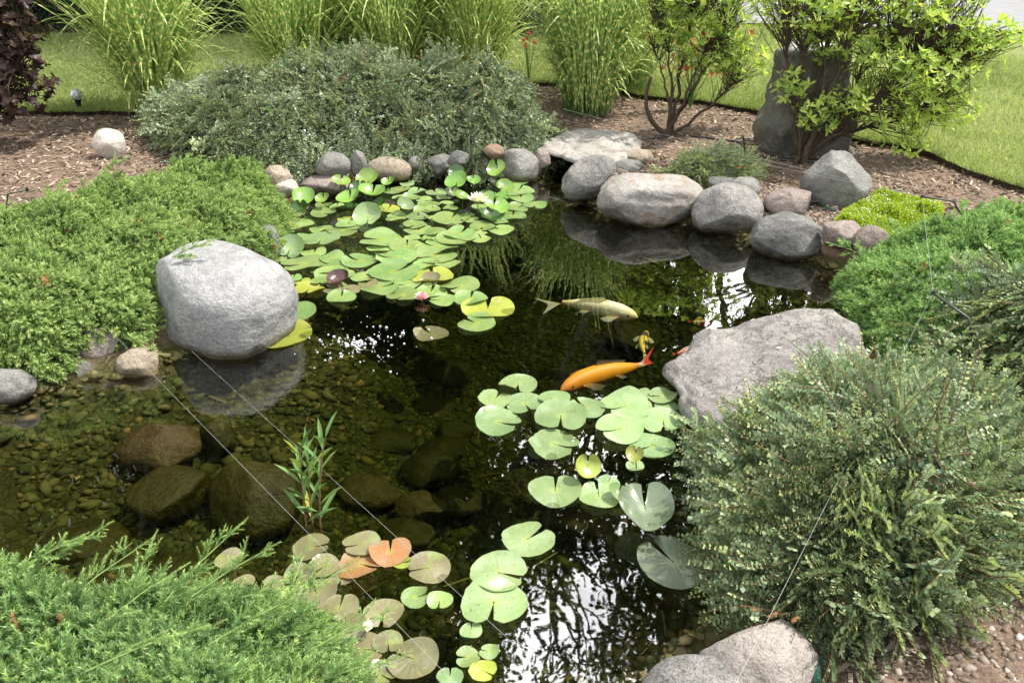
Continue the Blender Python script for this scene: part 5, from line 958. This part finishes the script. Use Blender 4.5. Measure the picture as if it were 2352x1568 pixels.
# ------------------------------------------------------------------ stone fountain, spillway, globe light, stakes, lines, hoses
b = GP(1830, 338); b[2] -= .03; t = thing('stone_fountain', 'dark wet basalt column fountain behind the large azalea', 'fountain', b)
q = ppm(1830, 338, .25); ns = 72; zs = np.concatenate([np.linspace(0, .80, 44), [.815, .825, .83, .83, .83, .83]]); th = np.arange(ns)*2*math.pi/ns
wz = .9*np.interp(zs, [0, .20, .27, .31, .36, .75, .83], [.40, .40, .395, .375, .35, .285, .27]); wz[-5:] *= [.96, .88, .7, .4, .01]
sq = (np.abs(np.cos(th))**7+np.abs(np.sin(th))**7)**(-1/7.)
W_ = np.stack([wz[:, None]*sq*np.cos(th)+.03*(1-zs[:, None]), wz[:, None]*sq*np.sin(th)*.72, zs[:, None]+0*th], -1).reshape(-1, 3)
rd = W_*[1, 1, 0]; rd /= np.linalg.norm(rd, axis=1, keepdims=True)+1e-6; W_ += rd*(nvec(W_/.35, 1.2, 4)*.05+nvec(W_/.1, 1., 9)*.014)[:, None]+np.array([0, 0, 1.])*(nvec(W_/.25, 1., 6)*.03)[:, None]
i_ = np.arange(len(zs)-1)[:, None]*ns; j_ = np.arange(ns)[None]; k_ = (j_+1) % ns; Fc = np.stack([i_+j_, i_+k_, i_+ns+k_, i_+ns+j_], -1).reshape(-1, 4)
link('column', mesh('column', W_, [Fc], M['basalt'], smooth=True), t)
V, Fc = ico(4); M['film'] = plain('wet_sheen_water', (.5, .52, .5), .05, 1., .1, 8, .6); cap = V*[.235, .165, .035]+[0, 0, .825]; cap[:, 2] += .07*np.exp(-((V[:, 0]+.35)**2+V[:, 1]**2)*9)*(V[:, 2] > 0); cap += V*(nvec(V*1., 2., 3)*.02)[:, None]
link('water_cap', mesh('water_cap', cap, [Fc], M['film'], smooth=True), t)
mb = MB(); an = np.linspace(0, 2*math.pi, 40); mb.tube(np.stack([.50*np.cos(an), .40*np.sin(an), 0*an+.02], 1), .02, .02, 0, 6); link('basin_rim', mb.build('basin_rim', M['black'], None, True), t)
def box(mb, lo, hi, mi=0):
    lo, hi = np.array(lo), np.array(hi); v = np.array([[x, y, z] for x in (0, 1) for y in (0, 1) for z in (0, 1)])*(hi-lo)+lo
    mb.add(v, [[0, 1, 3, 2], [4, 6, 7, 5], [0, 4, 5, 1], [2, 3, 7, 6], [0, 2, 6, 4], [1, 5, 7, 3]], mi)
b = P(1300, 380, -.02); t = thing('spillway_box', 'black plastic waterfall spillway under the whitish slab', 'spillway', b); mb = MB()
for lo, hi in (((-.20, .02, -.25), (-.175, .42, .20)), ((.175, .02, -.25), (.20, .42, .20)), ((-.174, .40, -.25), (.174, .42, .20)), ((-.174, .02, -.25), (.174, .05, .07)), ((-.174, .05, -.25), (.174, .40, -.05))): box(mb, lo, hi)
link('tub', mb.build('tub', M['black']), t); mb = MB(); box(mb, (-.23, -.10, .072), (.23, .12, .085)); box(mb, (-.23, -.10, .086), (-.20, .12, .15)); box(mb, (.20, -.10, .086), (.23, .12, .15)); link('lip', mb.build('lip', M['black']), t)
mb = MB(); mb.tube([[-.26, -.06, .16], [0, -.09, .165], [.26, -.04, .15]], .015, .015, 0, 8); link('rim', mb.build('rim', M['black'], None, True), t)
b = GP(186, 262); t = thing('globe_light', 'small glass globe solar light on a black stake by the lawn', 'garden light', b); q = 1/ppm(186, 245, .35); V, Fc = ico(4)
def glassmat():
    m, tt_, o = newmat('mottled_silver_glass'); L = tt_.links.new; p = prin(tt_, .12, .8); tcn = N(tt_, 'ShaderNodeTexCoord'); vo = N(tt_, 'ShaderNodeTexVoronoi'); vo.inputs['Scale'].default_value = 40; L(tcn.outputs['Object'], vo.inputs['Vector'])
    r_ = ramp(tt_, [(.2, (.92, .94, .95)), (.7, (.35, .40, .44))]); L(vo.outputs[0], r_.inputs[0]); L(r_.outputs[0], p.inputs['Base Color']); p.inputs['Metallic'].default_value = .2; L(p.outputs[0], o.inputs[0]); return m
link('globe', mesh('globe', V*q*13+[0, 0, q*44], [Fc], glassmat(), smooth=True), t)
mb = MB(); mb.tube([[0, 0, -.05], [0, 0, q*26]], q*4, q*5, 0, 10); mb.tube([[0, 0, q*24], [0, 0, q*34]], q*5.5, q*9, 0, 12); link('stake', mb.build('stake', M['black'], None, True), t)
def stake(label, pts, zs):
    W_ = np.array([P(u, v, z) for (u, v), z in zip(pts, zs)]); b = W_[0].copy(); b[2] = max(float(terr(b[0], b[1])[0]), 0); W_ -= b; mb = MB()
    W_ = np.vstack([[W_[0][0], W_[0][1], -.03], W_]); rr = .0055; mb.tube(W_, rr, rr, 0, 8); mb.tube([W_[-1]-[0, 0, .008], W_[-1]+[0, 0, .01]], .009, .009, 0, 8)
    o = link('stake', mb.build('stake', M['blackmetal']), loc=b); tag(o, label, 'stake', 'bent black line stakes'); return b+W_[-1]
def vert(pts, zb, dz):
    """stake standing upright at pts[0]; the others at the height that makes it upright there"""
    b = P(*pts[0], zb); d = ray(*pts[1]); y = b[1]; z1 = CH+d[2]*y/d[1]; return stake_l, [zb, z1]+[z1]*(len(pts)-2)
def upstake(label, pts, zb):
    b = P(*pts[0], zb); d = ray(*pts[1]); z1 = CH+d[2]*(b[1]/d[1]); return stake(label, pts, [zb, z1]+[z1-.003*k for k in range(1, len(pts)-1)])
s1 = upstake('bent black stake between the left juniper and the far cotoneaster', [(418, 366), (460, 307), (508, 310)], .35)
s2 = upstake('bent black stake at the left picture edge', [(8, 535), (18, 446), (62, 436)], .42)
s3 = upstake('black stake with a short arm in the small cotoneaster', [(1715, 398), (1708, 314), (1683, 324)], .22)
s4 = upstake('bent black stake between moss and the right juniper', [(2226, 526), (2190, 462), (2118, 452)], .42)
s5 = upstake('bent black stake nearest the big right cotoneaster', [(2234, 790), (2226, 731), (2143, 673)], .48)
def fline(label, a, b, sag=.02, w=.00042):
    a, b = np.array(a, float), np.array(b, float); t = np.linspace(0, 1, 24)[:, None]; pts = a+(b-a)*t-np.array([0, 0, 1.])*sag*4*t*(1-t); c = a.copy(); mb = MB(); mb.tube(pts-c, w, w, 0, 5); tag(link('fishing_line', mb.build('fishing_line', M['line'], None, True), loc=c), label, 'line', 'fishing lines stretched over the pond')
fline('line crossing from the left juniper to the bottom edge, the left one', P(232, 738, .22), P(1125, 1650, .30), .0)
fline('line crossing the pond from below the granite boulder to bottom centre', P(440, 806, .16), P(1420, 1695, .30), .0)
fline('line running from the nearest right stake over the big cotoneaster', s5, P(1650, 1648, .62), .0)
fline('upper of two lines from the far cotoneaster to the stake by the moss', P(1292, 250, .55), s4, .01, .0008)
fline('lower of two lines passing the short-armed stake to the moss', P(1296, 276, .42), s4, .01, .0008)
fline('thin line from the stake by the moss down to the nearest right stake', s4, s5, .0, .0007)
def hose(label, pts, w, mat, dz=.02):
    W_ = np.array([GP(u, v) for u, v in pts])+[0, 0, dz]; tf = np.linspace(0, 1, 40); t = np.linspace(0, 1, len(W_)); W_ = np.stack([np.interp(tf, t, W_[:, k]) for k in range(3)], 1)
    for _ in range(6): W_[1:-1] = (W_[:-2]+2*W_[1:-1]+W_[2:])/4
    mb = MB(); mb.tube(W_-W_[0], w, w, 0, 8); tag(link('hose', mb.build('hose', M[mat], None, True), loc=W_[0]), label, 'hose')
hose('thick black hose arching behind the dark cracked boulder', [(1750, 502), (1765, 492), (1795, 480), (1840, 474), (1886, 473)], .016, 'hose', .035)
hose('thin green hose looping from the peaked boulder to the moss', [(1844, 428), (1852, 450), (1872, 470), (1895, 484), (1916, 495)], .008, 'ghose', .03)
hose('black tubing lying on the mulch by the sparse azalea', [(1475, 322), (1510, 320), (1560, 312), (1620, 318), (1700, 330)], .008, 'hose', .01)
hose('green tube end standing at the bottom edge by the right shrub', [(1872, 1540), (1868, 1600)], .012, 'ghose', .05)
# white petal and dead leaves
def scrap(label, u, v, z, sz, col, name='fallen_leaf', cat='leaf'):
    lv = np.array([[0, -.5, .05], [.3, -.15, 0], [.28, .2, .03], [0, .55, .12], [-.28, .2, .05], [-.3, -.15, .1]])*sz; o = link(name, mesh(name, lv, [[[0, 1, 2, 3], [0, 3, 4, 5]]], col), loc=P(u, v, z)); o.rotation_euler = (rng(int(u)).uniform(-.3, .3), .1, rng(int(v)).uniform(0, 6)); tag(o, label, cat)
scrap('white fallen petal on the bronze pads by the near juniper', 845, 1437, .05, .05, M['wpet'], 'petal', 'petal')
scrap('small white fleck on the flat grey rock', 1790, 798, .2, .03, M['wpet'])
scrap('curled tan dead leaf in the small cotoneaster by the short-armed stake', 1700, 385, .3, .09, M['dead'])
scrap('brown dead leaves caught in the top of the far cotoneaster', 966, 132, .88, .12, M['dead'])

# fallen leaves and straw on the mulch, the slab and the pond floor
r = rng(123); mb = MB(); lv = (np.array([[0, -.5, .05], [.3, -.1, 0], [0, .55, .10], [-.3, -.1, .1]]), np.array([[0, 1, 2, 3]]), np.zeros(4)); st_ = (np.array([[-.03, -.5, 0], [.03, -.5, 0], [.03, .5, .02], [-.03, .5, .02]]), np.array([[0, 1, 2, 3]]), np.zeros(4))
n = 1500; x = r.uniform(-4.5, 4.5, n); y = r.uniform(1.3, 9.5, n); k = ~is_lawn(x, y) & (np.abs(x)/y < .72) & (np.abs(sdf(x, y)) > .05); x, y = x[k], y[k]; n = len(x); d = rnorm(r, n)*[1, 1, .2]; up = rnorm(r, n)*.5+[0, 0, 1.]
q = r.uniform(0, 1, n) < .5; pz = np.stack([x, y, terr(x, y)+.016], 1)
M['litter'] = leafmat('dry_leaf_litter', [(0, (.10, .05, .02)), (.5, (.30, .19, .09)), (1, (.55, .46, .30))], .8, .1, .2)
mb.inst(lv, pz[q], frames(d[q], up[q]), r.uniform(.02, .05, q.sum()), 0, r.uniform(0, 1, q.sum())); mb.inst(st_, pz[~q], frames(d[~q], up[~q]), r.uniform(.06, .16, (~q).sum()), 0, r.uniform(.5, 1, (~q).sum()))
struct('leaf_litter', mb.build('leaf_litter', M['litter']), 'stuff', 'dry leaves and straw strewn over the mulch and pond floor', 'leaf litter')
